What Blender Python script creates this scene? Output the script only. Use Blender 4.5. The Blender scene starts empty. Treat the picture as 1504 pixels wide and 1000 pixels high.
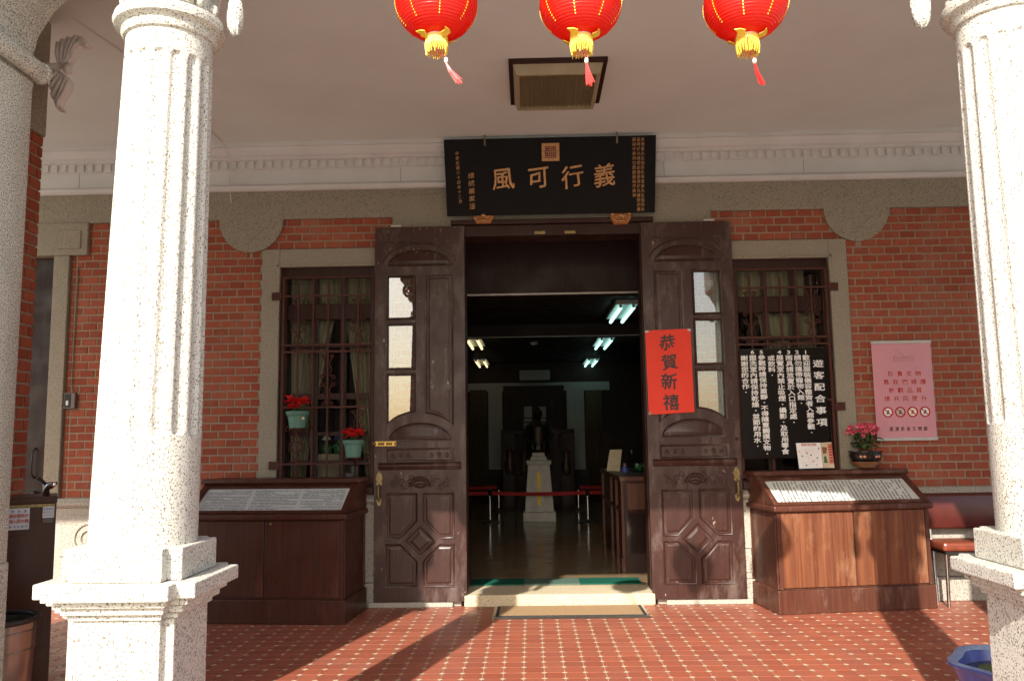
import bpy, bmesh, math, random
from mathutils import Vector, Matrix, noise
R = math.radians
random.seed(7)
scene = bpy.context.scene
COL = scene.collection

# ------------------------------------------------------------------ camera, sky, sun, exposure
CAM = Vector((-0.23, -7.37, 1.40))
FPX, YAW, PITCH, ROLL = 1230.0, R(-1.1), R(6.7), R(0.83)
fw = Vector((math.sin(YAW) * math.cos(PITCH), math.cos(YAW) * math.cos(PITCH), math.sin(PITCH)))
rt = Vector((math.cos(YAW), -math.sin(YAW), 0))
up = rt.cross(fw)
CR = rt * math.cos(ROLL) - up * math.sin(ROLL)
CU = up * math.cos(ROLL) + rt * math.sin(ROLL)
cd = bpy.data.cameras.new('camera')
cam = bpy.data.objects.new('camera', cd)
COL.objects.link(cam)
cd.sensor_width = 36
cd.lens = FPX * 36 / 1504
cd.clip_start = 0.05
cd.clip_end = 3000
M3 = Matrix((CR, CU, -fw)).transposed()
cam.matrix_world = Matrix.Translation(CAM) @ M3.to_4x4()
scene.camera = cam


def W(px, py, Y):
    """photo pixel -> point on the vertical plane y = Y"""
    d = CR * ((px - 752) / FPX) + CU * ((500 - py) / FPX) + fw
    return CAM + d * ((Y - CAM.y) / d.y)


SUN_EL, SUN_TAN = R(33.5), 0.275
world = bpy.data.worlds.new('World')
scene.world = world
world.use_nodes = True
wn = world.node_tree
bg = wn.nodes['Background']
sky = wn.nodes.new('ShaderNodeTexSky')
sky.sky_type = 'NISHITA'
sky.sun_disc = False
sky.sun_elevation = SUN_EL
sky.air_density, sky.dust_density = 1.0, 2.5
bg.inputs['Strength'].default_value = 0.15
wn.links.new(sky.outputs[0], bg.inputs['Color'])
to_sun = Vector((-SUN_TAN, -1, 0)).normalized() * math.cos(SUN_EL) + Vector((0, 0, math.sin(SUN_EL)))
sky.sun_rotation = math.atan2(to_sun.x, to_sun.y)
sd = bpy.data.lights.new('sun', 'SUN')
sd.energy = 4.4
sd.angle = R(0.55)
sd.color = (1.0, 0.965, 0.89)
sun = bpy.data.objects.new('sun', sd)
sun.rotation_euler = to_sun.to_track_quat('Z', 'Y').to_euler()
sun.location = (-3, -12, 10)
COL.objects.link(sun)
scene.view_settings.view_transform = 'Standard'
scene.view_settings.look = 'None'
scene.view_settings.gamma = 1
scene.view_settings.use_curve_mapping = False
scene.view_settings.exposure = 0.9


# ------------------------------------------------------------------ materials
def ramp(nt, src, stops):
    n = nt.nodes.new('ShaderNodeValToRGB')
    el = n.color_ramp.elements
    while len(el) < len(stops):
        el.new(0.5)
    for e, (p, c) in zip(el, stops):
        e.position = p
        e.color = (*c, 1) if len(c) == 3 else c
    nt.links.new(src, n.inputs[0])
    return n.outputs[0]


def base_mat(name, rough=0.6, spec=0.5):
    m = bpy.data.materials.new(name)
    m.use_nodes = True
    nt = m.node_tree
    b = nt.nodes['Principled BSDF']
    b.inputs['Roughness'].default_value = rough
    b.inputs['Specular IOR Level'].default_value = spec
    tc = nt.nodes.new('ShaderNodeTexCoord')
    return m, nt, b, tc


def tex(nt, vec, kind='noise', scale=10, detail=4, stretch=None, **kw):
    if stretch:
        mp = nt.nodes.new('ShaderNodeMapping')
        mp.inputs['Scale'].default_value = stretch
        nt.links.new(vec, mp.inputs[0])
        vec = mp.outputs[0]
    if kind == 'noise':
        n = nt.nodes.new('ShaderNodeTexNoise')
        n.inputs['Detail'].default_value = detail
        n.inputs['Roughness'].default_value = kw.get('rough', 0.6)
        out = n.outputs[0]
    else:
        n = nt.nodes.new('ShaderNodeTexVoronoi')
        n.feature = kw.get('feature', 'F1')
        out = n.outputs[0] if 'color' not in kw else n.outputs['Color']
    n.inputs['Scale'].default_value = scale
    nt.links.new(vec, n.inputs['Vector'])
    return out


def mix(nt, fac, a, b, mode='MIX'):
    n = nt.nodes.new('ShaderNodeMix')
    n.data_type = 'RGBA'
    n.blend_type = mode
    for sock, v in ((n.inputs[0], fac), (n.inputs[6], a), (n.inputs[7], b)):
        if hasattr(v, 'is_linked') or hasattr(v, 'links'):
            nt.links.new(v, sock)
        elif isinstance(v, (int, float)):
            sock.default_value = v
        else:
            sock.default_value = (*v, 1) if len(v) == 3 else v
    return n.outputs[2]


def bump(nt, b, src, strength=0.3, dist=0.005):
    n = nt.nodes.new('ShaderNodeBump')
    n.inputs['Strength'].default_value = strength
    n.inputs['Distance'].default_value = dist
    nt.links.new(src, n.inputs['Height'])
    nt.links.new(n.outputs[0], b.inputs['Normal'])


def plain(name, c1, c2=None, scale=8, rough=0.6, spec=0.5, metal=0, bmp=0.0, bscale=60):
    m, nt, b, tc = base_mat(name, rough, spec)
    if c2 is None:
        c2 = tuple(v * 0.82 for v in c1)
    t = tex(nt, tc.outputs['Object'], scale=scale, detail=5)
    nt.links.new(ramp(nt, t, [(0.3, c2), (0.7, c1)]), b.inputs['Base Color'])
    b.inputs['Metallic'].default_value = metal
    if bmp:
        bump(nt, b, tex(nt, tc.outputs['Object'], scale=bscale, detail=6), bmp)
    return m


def granite(name, base, dark, warm, sp=110, amount=0.33, rough=0.75, stain=0.0):
    m, nt, b, tc = base_mat(name, rough, 0.3)
    o = tc.outputs['Object']
    big = tex(nt, o, scale=3.0, detail=5)
    col = ramp(nt, big, [(0.35, tuple(v * 0.9 for v in base)), (0.7, base)])
    s1 = tex(nt, o, scale=sp, detail=2, rough=0.55)
    col = mix(nt, ramp(nt, s1, [(amount, (1, 1, 1)), (amount + 0.06, (0, 0, 0))]), col, dark)
    s2 = tex(nt, o, scale=sp * 0.7, detail=2, rough=0.5)
    col = mix(nt, ramp(nt, s2, [(0.62, (0, 0, 0)), (0.68, (1, 1, 1))]), col, warm)
    if stain:
        s3 = tex(nt, o, scale=2.2, detail=7, stretch=(1, 1, 0.35), rough=0.7)
        col = mix(nt, ramp(nt, s3, [(0.5, (0, 0, 0)), (0.72, (stain,) * 3)]), col, tuple(v * 0.42 for v in base))
    nt.links.new(col, b.inputs['Base Color'])
    bump(nt, b, tex(nt, o, scale=sp * 0.8, detail=4), 0.35, 0.002)
    return m


def wood(name, c1, c2, rough=0.4, wear=None, wear_amt=0.5, grain=(26, 26, 1.4), coat=0.0, spec=0.28, chips=None):
    m, nt, b, tc = base_mat(name, rough, spec)
    o = tc.outputs['Object']
    g = tex(nt, o, scale=1.6, detail=7, stretch=grain, rough=0.65)
    col = ramp(nt, g, [(0.3, c2), (0.68, c1)])
    if wear:
        w1 = tex(nt, o, scale=2.6, detail=8, stretch=(2.2, 2.2, 0.8), rough=0.72)
        col = mix(nt, ramp(nt, w1, [(wear_amt, (0, 0, 0)), (wear_amt + 0.16, (0.75,) * 3)]), col, wear)
    if chips:
        geo = nt.nodes.new('ShaderNodeNewGeometry')
        c1_ = ramp(nt, tex(nt, geo.outputs['Position'], scale=34, detail=5, stretch=(1, 1, 0.5)), [(0.64, (0,) * 3), (0.67, (1,) * 3)])
        c2_ = ramp(nt, tex(nt, geo.outputs['Position'], scale=3.3, detail=3), [(0.56, (0,) * 3), (0.64, (0.9,) * 3)])
        col = mix(nt, mix(nt, 1.0, c1_, c2_, 'MULTIPLY'), col, chips)
    nt.links.new(col, b.inputs['Base Color'])
    r2 = tex(nt, o, scale=5, detail=5)
    nt.links.new(ramp(nt, r2, [(0.3, (rough * 0.75,) * 3), (0.75, (min(1, rough * 1.5),) * 3)]), b.inputs['Roughness'])
    b.inputs['Coat Weight'].default_value = coat
    bump(nt, b, g, 0.18, 0.002)
    return m


def brick_mat():
    m, nt, b, tc = base_mat('brick_red', 0.82, 0.25)
    o = tc.outputs['Object']
    info = nt.nodes.new('ShaderNodeObjectInfo')
    geo = nt.nodes.new('ShaderNodeNewGeometry')
    add = nt.nodes.new('ShaderNodeMath')
    add.operation = 'ADD'
    nt.links.new(info.outputs['Random'], add.inputs[0])
    nt.links.new(geo.outputs['Random Per Island'], add.inputs[1])
    fr = nt.nodes.new('ShaderNodeMath')
    fr.operation = 'FRACT'
    nt.links.new(add.outputs[0], fr.inputs[0])
    col = ramp(nt, fr.outputs[0], [(0.0, (0.26, 0.056, 0.027)), (0.45, (0.335, 0.076, 0.036)), (0.8, (0.375, 0.096, 0.045)), (1.0, (0.30, 0.078, 0.042))])
    n = tex(nt, geo.outputs['Position'], scale=38, detail=6)
    col = mix(nt, ramp(nt, n, [(0.35, (0.55,) * 3), (0.65, (0,) * 3)]), col, (0.23, 0.062, 0.038))
    n2 = tex(nt, geo.outputs['Position'], scale=2.2, detail=7, rough=0.7)
    col = mix(nt, ramp(nt, n2, [(0.50, (0,) * 3), (0.72, (0.55,) * 3)]), col, (0.36, 0.19, 0.13))
    nt.links.new(col, b.inputs['Base Color'])
    bump(nt, b, n, 0.4, 0.003)
    return m


def tile_mat():
    m, nt, b, tc = base_mat('tile_red', 0.38, 0.45)
    info = nt.nodes.new('ShaderNodeObjectInfo')
    geo = nt.nodes.new('ShaderNodeNewGeometry')
    add = nt.nodes.new('ShaderNodeMath')
    add.operation = 'ADD'
    nt.links.new(info.outputs['Random'], add.inputs[0])
    nt.links.new(geo.outputs['Random Per Island'], add.inputs[1])
    fr = nt.nodes.new('ShaderNodeMath')
    fr.operation = 'FRACT'
    nt.links.new(add.outputs[0], fr.inputs[0])
    col = ramp(nt, fr.outputs[0], [(0.0, (0.29, 0.078, 0.044)), (0.5, (0.33, 0.094, 0.052)), (1.0, (0.37, 0.110, 0.060))])
    n = tex(nt, geo.outputs['Position'], scale=3.5, detail=8, rough=0.7)
    col = mix(nt, ramp(nt, n, [(0.42, (0,) * 3), (0.68, (0.65,) * 3)]), col, (0.25, 0.092, 0.062))
    n3 = tex(nt, geo.outputs['Position'], scale=55, detail=3)
    col = mix(nt, ramp(nt, n3, [(0.7, (0,) * 3), (0.78, (0.6,) * 3)]), col, (0.22, 0.05, 0.03))
    nt.links.new(col, b.inputs['Base Color'])
    nt.links.new(ramp(nt, n, [(0.3, (0.30,) * 3), (0.7, (0.55,) * 3)]), b.inputs['Roughness'])
    return m


def plank_mat():
    m, nt, b, tc = base_mat('hall_plank', 0.16, 0.5)
    info = nt.nodes.new('ShaderNodeObjectInfo')
    geo = nt.nodes.new('ShaderNodeNewGeometry')
    col = ramp(nt, info.outputs['Random'], [(0.0, (0.23, 0.155, 0.085)), (1.0, (0.33, 0.235, 0.135))])
    g = tex(nt, geo.outputs['Position'], scale=2.0, detail=6, stretch=(1.5, 16, 1))
    col = mix(nt, ramp(nt, g, [(0.35, (0.6,) * 3), (0.65, (0,) * 3)]), col, (0.15, 0.095, 0.05))
    nt.links.new(col, b.inputs['Base Color'])
    nt.links.new(ramp(nt, tex(nt, geo.outputs['Position'], scale=3, detail=5), [(0.3, (0.10,) * 3), (0.7, (0.24,) * 3)]), b.inputs['Roughness'])
    return m


def glass_mat(name, ior=2.2, tint=(0.9, 0.93, 0.92), rough=0.0):
    m = bpy.data.materials.new(name)
    m.use_nodes = True
    nt = m.node_tree
    nt.nodes.clear()
    out = nt.nodes.new('ShaderNodeOutputMaterial')
    tr = nt.nodes.new('ShaderNodeBsdfTransparent')
    tr.inputs[0].default_value = (*tint, 1)
    gl = nt.nodes.new('ShaderNodeBsdfGlossy')
    gl.inputs['Roughness'].default_value = rough
    fr = nt.nodes.new('ShaderNodeFresnel')
    fr.inputs['IOR'].default_value = ior
    mx = nt.nodes.new('ShaderNodeMixShader')
    nt.links.new(fr.outputs[0], mx.inputs[0])
    nt.links.new(tr.outputs[0], mx.inputs[1])
    nt.links.new(gl.outputs[0], mx.inputs[2])
    nt.links.new(mx.outputs[0], out.inputs[0])
    return m


def emit_mat(name, col, strength):
    m, nt, b, tc = base_mat(name)
    b.inputs['Base Color'].default_value = (*col, 1)
    b.inputs['Emission Color'].default_value = (*col, 1)
    b.inputs['Emission Strength'].default_value = strength
    return m


def print_lines(name, paper, ink, rows, vertical, cols_break):
    """a sheet printed with rows of small text; generated coordinates (u along the row, v across)"""
    m, nt, b, tc = base_mat(name, 0.35, 0.5)
    sep = nt.nodes.new('ShaderNodeSeparateXYZ')
    nt.links.new(tc.outputs['Generated'], sep.inputs[0])
    uo, vo = (sep.outputs['X'], sep.outputs['Z'])
    if vertical:
        uo, vo = vo, uo

    def mth(op, a, bb=None, c=None):
        n = nt.nodes.new('ShaderNodeMath')
        n.operation = op
        for i, v in enumerate((a, bb, c)):
            if v is None:
                continue
            if isinstance(v, (int, float)):
                n.inputs[i].default_value = v
            else:
                nt.links.new(v, n.inputs[i])
        return n.outputs[0]
    row = mth('MULTIPLY', vo, rows)
    frac = mth('FRACT', row)
    inrow = mth('MULTIPLY', mth('GREATER_THAN', frac, 0.28), mth('LESS_THAN', frac, 0.78))
    comb = nt.nodes.new('ShaderNodeCombineXYZ')
    nt.links.new(mth('MULTIPLY', uo, 46 if vertical else 110), comb.inputs[0])
    nt.links.new(mth('MULTIPLY', mth('FLOOR', row), 7.31), comb.inputs[1])
    nz = nt.nodes.new('ShaderNodeTexNoise')
    nz.inputs['Scale'].default_value = 1.0
    nz.inputs['Detail'].default_value = 2
    nt.links.new(comb.outputs[0], nz.inputs['Vector'])
    word = mth('GREATER_THAN', nz.outputs[0], 0.42)
    comb2 = nt.nodes.new('ShaderNodeCombineXYZ')
    nt.links.new(mth('MULTIPLY', uo, 3.0 if vertical else 2.4), comb2.inputs[0])
    nt.links.new(mth('MULTIPLY', mth('FLOOR', row), 3.7), comb2.inputs[1])
    nz2 = nt.nodes.new('ShaderNodeTexNoise')
    nz2.inputs['Scale'].default_value = 1.0
    nt.links.new(comb2.outputs[0], nz2.inputs['Vector'])
    par = mth('GREATER_THAN', nz2.outputs[0], 0.40)
    cb = mth('MULTIPLY', (sep.outputs['X'] if not vertical else sep.outputs['Z']), float(cols_break))
    gut = mth('GREATER_THAN', mth('FRACT', cb), 0.07)
    edge = mth('MULTIPLY', mth('MULTIPLY', mth('GREATER_THAN', uo, 0.03), mth('LESS_THAN', uo, 0.97)),
               mth('MULTIPLY', mth('GREATER_THAN', vo, 0.04), mth('LESS_THAN', vo, 0.95)))
    f = mth('MULTIPLY', mth('MULTIPLY', mth('MULTIPLY', inrow, word), mth('MULTIPLY', par, gut)), edge)
    nt.links.new(mix(nt, mth('MULTIPLY', f, 0.8), paper, ink), b.inputs['Base Color'])
    return m


MT = dict(
    stone=granite('granite_column', (0.63, 0.605, 0.53), (0.17, 0.14, 0.105), (0.48, 0.38, 0.25), 150, 0.39, stain=0.22),
    stone_side=granite('granite_weathered', (0.68, 0.66, 0.58), (0.13, 0.11, 0.09), (0.36, 0.29, 0.2), 170, 0.41, stain=0.6),
    wash=granite('washed_stone', (0.33, 0.29, 0.22), (0.17, 0.14, 0.10), (0.27, 0.22, 0.15), 130, 0.40),
    dado=granite('washed_stone_pale', (0.45, 0.41, 0.34), (0.20, 0.17, 0.13), (0.36, 0.29, 0.2), 120, 0.40),
    mortar=plain('mortar', (0.36, 0.28, 0.20), (0.27, 0.21, 0.15), 30, 0.95, 0.1, bmp=0.4),
    brick=brick_mat(), tile=tile_mat(),
    grout=plain('grout', (0.58, 0.46, 0.33), (0.44, 0.34, 0.24), 18, 0.9),
    inlay=plain('inlay_cream', (0.62, 0.52, 0.36), (0.48, 0.38, 0.24), 25, 0.5),
    plaster=plain('plaster_ceiling', (0.70, 0.73, 0.69), (0.645, 0.66, 0.62), 1.3, 0.85, 0.2, bmp=0.06),
    plaster_trim=plain('plaster_trim', (0.66, 0.645, 0.62), (0.60, 0.58, 0.55), 3, 0.8, 0.2),
    door=wood('door_wood', (0.050, 0.0175, 0.012), (0.033, 0.0118, 0.0085), 0.34, (0.15, 0.108, 0.09), 0.51, spec=0.36, chips=(0.42, 0.30, 0.24)),
    frame=wood('frame_wood', (0.045, 0.016, 0.011), (0.028, 0.010, 0.0075), 0.42),
    iron=plain('iron_brown', (0.085, 0.028, 0.019), (0.055, 0.019, 0.013), 12, 0.5, 0.2),
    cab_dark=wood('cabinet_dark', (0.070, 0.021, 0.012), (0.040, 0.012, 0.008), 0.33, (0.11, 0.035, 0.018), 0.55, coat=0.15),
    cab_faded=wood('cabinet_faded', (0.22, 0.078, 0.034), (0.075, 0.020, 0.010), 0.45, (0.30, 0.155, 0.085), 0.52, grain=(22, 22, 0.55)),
    cab_trim=wood('cabinet_trim', (0.11, 0.038, 0.022), (0.062, 0.021, 0.013), 0.38, (0.21, 0.125, 0.09), 0.53),
    brass=plain('brass', (0.62, 0.42, 0.14), (0.40, 0.26, 0.08), 40, 0.3, metal=1.0),
    brass_old=plain('brass_old', (0.34, 0.26, 0.12), (0.18, 0.13, 0.06), 60, 0.45, metal=0.9),
    steel=plain('steel', (0.62, 0.60, 0.57), (0.50, 0.48, 0.45), 14, 0.25, metal=1.0),
    chrome=plain('chrome', (0.8, 0.8, 0.8), (0.7, 0.7, 0.7), 10, 0.08, metal=1.0),
    black=plain('black_panel', (0.010, 0.007, 0.006), (0.007, 0.005, 0.004), 6, 0.3, 0.2),
    lacquer=plain('black_lacquer', (0.010, 0.008, 0.007), (0.007, 0.006, 0.005), 6, 0.6, 0.15),
    white=plain('white_paint', (0.8, 0.79, 0.76), (0.74, 0.73, 0.70), 10, 0.5),
    gold=plain('gold_leaf', (0.60, 0.31, 0.12), (0.34, 0.15, 0.055), 60, 0.42, metal=0.55),
    gold_bright=plain('gold_fringe', (0.85, 0.58, 0.06), (0.70, 0.42, 0.03), 60, 0.45, metal=0.2),
    redpaper=plain('red_paper', (0.78, 0.035, 0.006), (0.70, 0.027, 0.005), 4, 0.6, bmp=0.5, bscale=5),
    ink=plain('ink', (0.03, 0.014, 0.01), None, 20, 0.5),
    pink=plain('pink_poster', (0.66, 0.30, 0.33), (0.60, 0.26, 0.30), 3, 0.4, bmp=0.35, bscale=4),
    redink=plain('red_ink', (0.55, 0.02, 0.015), None, 20, 0.5),
    paleedge=plain('pale_outline', (0.80, 0.62, 0.60), None, 20, 0.5),
    greyink=plain('grey_ink', (0.28, 0.16, 0.17), None, 20, 0.5),
    teal=plain('teal_plastic', (0.090, 0.215, 0.165), (0.075, 0.185, 0.14), 6, 0.45),
    soil=plain('soil', (0.05, 0.03, 0.02), None, 30, 0.95, bmp=0.5),
    petal=plain('bract_red', (0.62, 0.012, 0.010), (0.42, 0.008, 0.008), 25, 0.55),
    leafg=plain('leaf_green', (0.07, 0.14, 0.035), (0.04, 0.09, 0.02), 25, 0.5),
    pinkf=plain('petal_pink', (0.90, 0.24, 0.32), (0.84, 0.14, 0.21), 60, 0.55),
    blackpot=plain('black_glaze', (0.022, 0.018, 0.016), None, 20, 0.15),
    clay=plain('clay_brown', (0.26, 0.11, 0.04), (0.18, 0.07, 0.025), 12, 0.35),
    paint_lotus=plain('lotus_paint', (0.62, 0.22, 0.12), (0.55, 0.30, 0.18), 40, 0.4),
    leather=plain('maroon_leather', (0.10, 0.020, 0.014), (0.07, 0.014, 0.01), 14, 0.28),
    leather_seat=plain('maroon_leather_sunlit', (0.24, 0.055, 0.025), (0.17, 0.04, 0.02), 14, 0.35),  # same maroon leather in a lighter orange tone, sunlight put into the colour
    blue=plain('blue_ceramic', (0.10, 0.13, 0.42), (0.06, 0.08, 0.26), 16, 0.22),
    bluerim=plain('blue_rim', (0.30, 0.38, 0.50), (0.14, 0.2, 0.42), 40, 0.4),
    water=plain('dark_water', (0.035, 0.030, 0.010), None, 10, 0.05),
    lily=plain('lily_pad', (0.10, 0.16, 0.03), (0.06, 0.1, 0.02), 20, 0.4),
    formica=wood('dispenser_wood', (0.075, 0.026, 0.013), (0.055, 0.018, 0.010), 0.3, grain=(40, 40, 1.0)),
    darkmetal=plain('dark_metal', (0.06, 0.05, 0.045), None, 10, 0.35, metal=0.6),
    binmetal=plain('bin_metal', (0.42, 0.42, 0.38), (0.24, 0.22, 0.18), 7, 0.25, metal=0.92),
    sticker=plain('sticker_white', (0.72, 0.72, 0.70), None, 5, 0.4),
    blueink=plain('blue_ink', (0.08, 0.13, 0.45), None, 10, 0.5),
    curtain=wood('curtain_cloth', (0.50, 0.41, 0.26), (0.27, 0.215, 0.13), 0.9, grain=(14, 14, 0.25)),
    carton=plain('carton', (0.50, 0.36, 0.24), (0.46, 0.33, 0.22), 5, 0.7),
    jade=plain('jade_green', (0.02, 0.22, 0.07), (0.015, 0.15, 0.05), 20, 0.2),
    mat_fibre=plain('mat_fibre', (0.40, 0.25, 0.12), (0.30, 0.18, 0.085), 90, 0.95, bmp=0.8, bscale=200),
    rubber=plain('rubber', (0.03, 0.03, 0.03), None, 10, 0.7),
    stepstone=granite('step_stone', (0.60, 0.50, 0.34), (0.32, 0.24, 0.15), (0.5, 0.36, 0.2), 90, 0.36),
    carpet=plain('carpet_green', (0.012, 0.10, 0.065), (0.008, 0.075, 0.05), 60, 0.95, 0.1),
    carpet_worn=plain('carpet_worn', (0.10, 0.16, 0.12), (0.07, 0.12, 0.09), 60, 0.9, 0.1),
    hallfloor=wood('hall_floor', (0.27, 0.185, 0.10), (0.19, 0.125, 0.065), 0.13, grain=(1.2, 9, 9)),
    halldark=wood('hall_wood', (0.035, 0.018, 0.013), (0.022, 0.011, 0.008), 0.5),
    hallwhite=plain('hall_wall', (0.40, 0.40, 0.40), (0.35, 0.35, 0.35), 2, 0.8),
    hallcurtain=wood('hall_curtain', (0.15, 0.105, 0.06), (0.07, 0.05, 0.03), 0.9, grain=(40, 40, 0.3)),
    belt=plain('belt_red', (0.50, 0.01, 0.012), None, 10, 0.7),
    pedestal=plain('pedestal_white', (0.72, 0.68, 0.62), (0.55, 0.50, 0.45), 8, 0.5),
    bronze=plain('bronze_dark', (0.035, 0.025, 0.018), None, 10, 0.4, metal=0.7),
    tube=emit_mat('tube_lit', (0.50, 0.95, 0.85), 1.15),
    tube_warm=emit_mat('tube_warm', (1.0, 0.84, 0.48), 0.75),
    skirt=plain('lamp_skirt', (0.40, 0.32, 0.19), (0.34, 0.26, 0.15), 10, 0.5),
    acan=plain('plaster_white', (0.82, 0.78, 0.73), None, 6, 0.7),
    vase=plain('vase_brown', (0.09, 0.045, 0.02), None, 8, 0.3),
    lampmetal=plain('lamp_metal', (0.5, 0.52, 0.5), None, 10, 0.5),
    louver=plain('louver_bronze', (0.24, 0.175, 0.085), (0.18, 0.13, 0.06), 10, 0.5),
    diffuser=plain('diffuser', (0.9, 0.84, 0.66), None, 6, 0.5),
    glass=glass_mat('door_glass', 2.0),
    winglass=glass_mat('window_glass', 1.45),
    boxglass=glass_mat('tank_glass', 1.6, (0.8, 0.9, 0.85)),
    plastic=glass_mat('plastic_film', 1.9, (0.75, 0.68, 0.66), 0.15),
    paving=plain('courtyard_paving', (0.44, 0.425, 0.37), (0.35, 0.335, 0.29), 1.2, 0.9, 0.2),
    seal_dark=plain('seal_dark', (0.16, 0.012, 0.008), None, 20, 0.5),
    seal=plain('seal_red', (0.40, 0.05, 0.02), (0.55, 0.28, 0.06), 160, 0.5),
    tapecard=plain('plastic_grey', (0.14, 0.10, 0.085), None, 8, 0.5),
    stripwhite=plain('white_strip', (0.55, 0.52, 0.48), None, 8, 0.6),
    beadwhite=plain('bead_white', (0.8, 0.74, 0.6), None, 8, 0.3),
)
MT['textH'] = print_lines('printed_board', (0.48, 0.50, 0.48), (0.10, 0.11, 0.12), 16, False, 3)
MT['textV'] = print_lines('printed_board_vertical', (0.66, 0.66, 0.60), (0.08, 0.08, 0.09), 40, True, 1)


def lantern_mat():
    m, nt, b, tc = base_mat('lantern_silk', 0.32, 0.5)
    o = tc.outputs['Object']
    n = tex(nt, o, scale=6, detail=4)
    nt.links.new(ramp(nt, n, [(0.3, (0.72, 0.010, 0.004)), (0.7, (0.82, 0.018, 0.006))]), b.inputs['Base Color'])
    b.inputs['Subsurface Weight'].default_value = 0.0
    tr = nt.nodes.new('ShaderNodeBsdfTranslucent')
    tr.inputs[0].default_value = (0.95, 0.05, 0.02, 1)
    mx = nt.nodes.new('ShaderNodeMixShader')
    mx.inputs[0].default_value = 0.3
    out = [x for x in nt.nodes if x.type == 'OUTPUT_MATERIAL'][0]
    nt.links.new(b.outputs[0], mx.inputs[1])
    nt.links.new(tr.outputs[0], mx.inputs[2])
    nt.links.new(mx.outputs[0], out.inputs[0])
    return m


MT['silk'] = lantern_mat()

# ------------------------------------------------------------------ builders
WO = {}


def setp(o, label=None, cat=None, group=None, kind=None):
    for k, v in (('label', label), ('category', cat), ('group', group), ('kind', kind)):
        if v:
            o[k] = v
    return o


def root(name, loc, label=None, cat=None, group=None, kind=None, parent=None):
    o = bpy.data.objects.new(name, None)
    o.empty_display_size = 0.1
    COL.objects.link(o)
    loc = Vector(loc)
    WO[o] = loc
    if parent:
        o.parent = parent
        o.location = loc - WO[parent]
    else:
        o.location = loc
    return setp(o, label, cat, group, kind)


def place(mesh, name, loc, parent=None):
    o = bpy.data.objects.new(name, mesh)
    COL.objects.link(o)
    loc = Vector(loc)
    WO[o] = loc
    if parent:
        o.parent = parent
        o.location = loc - WO[parent]
    else:
        o.location = loc
    return o


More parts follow.
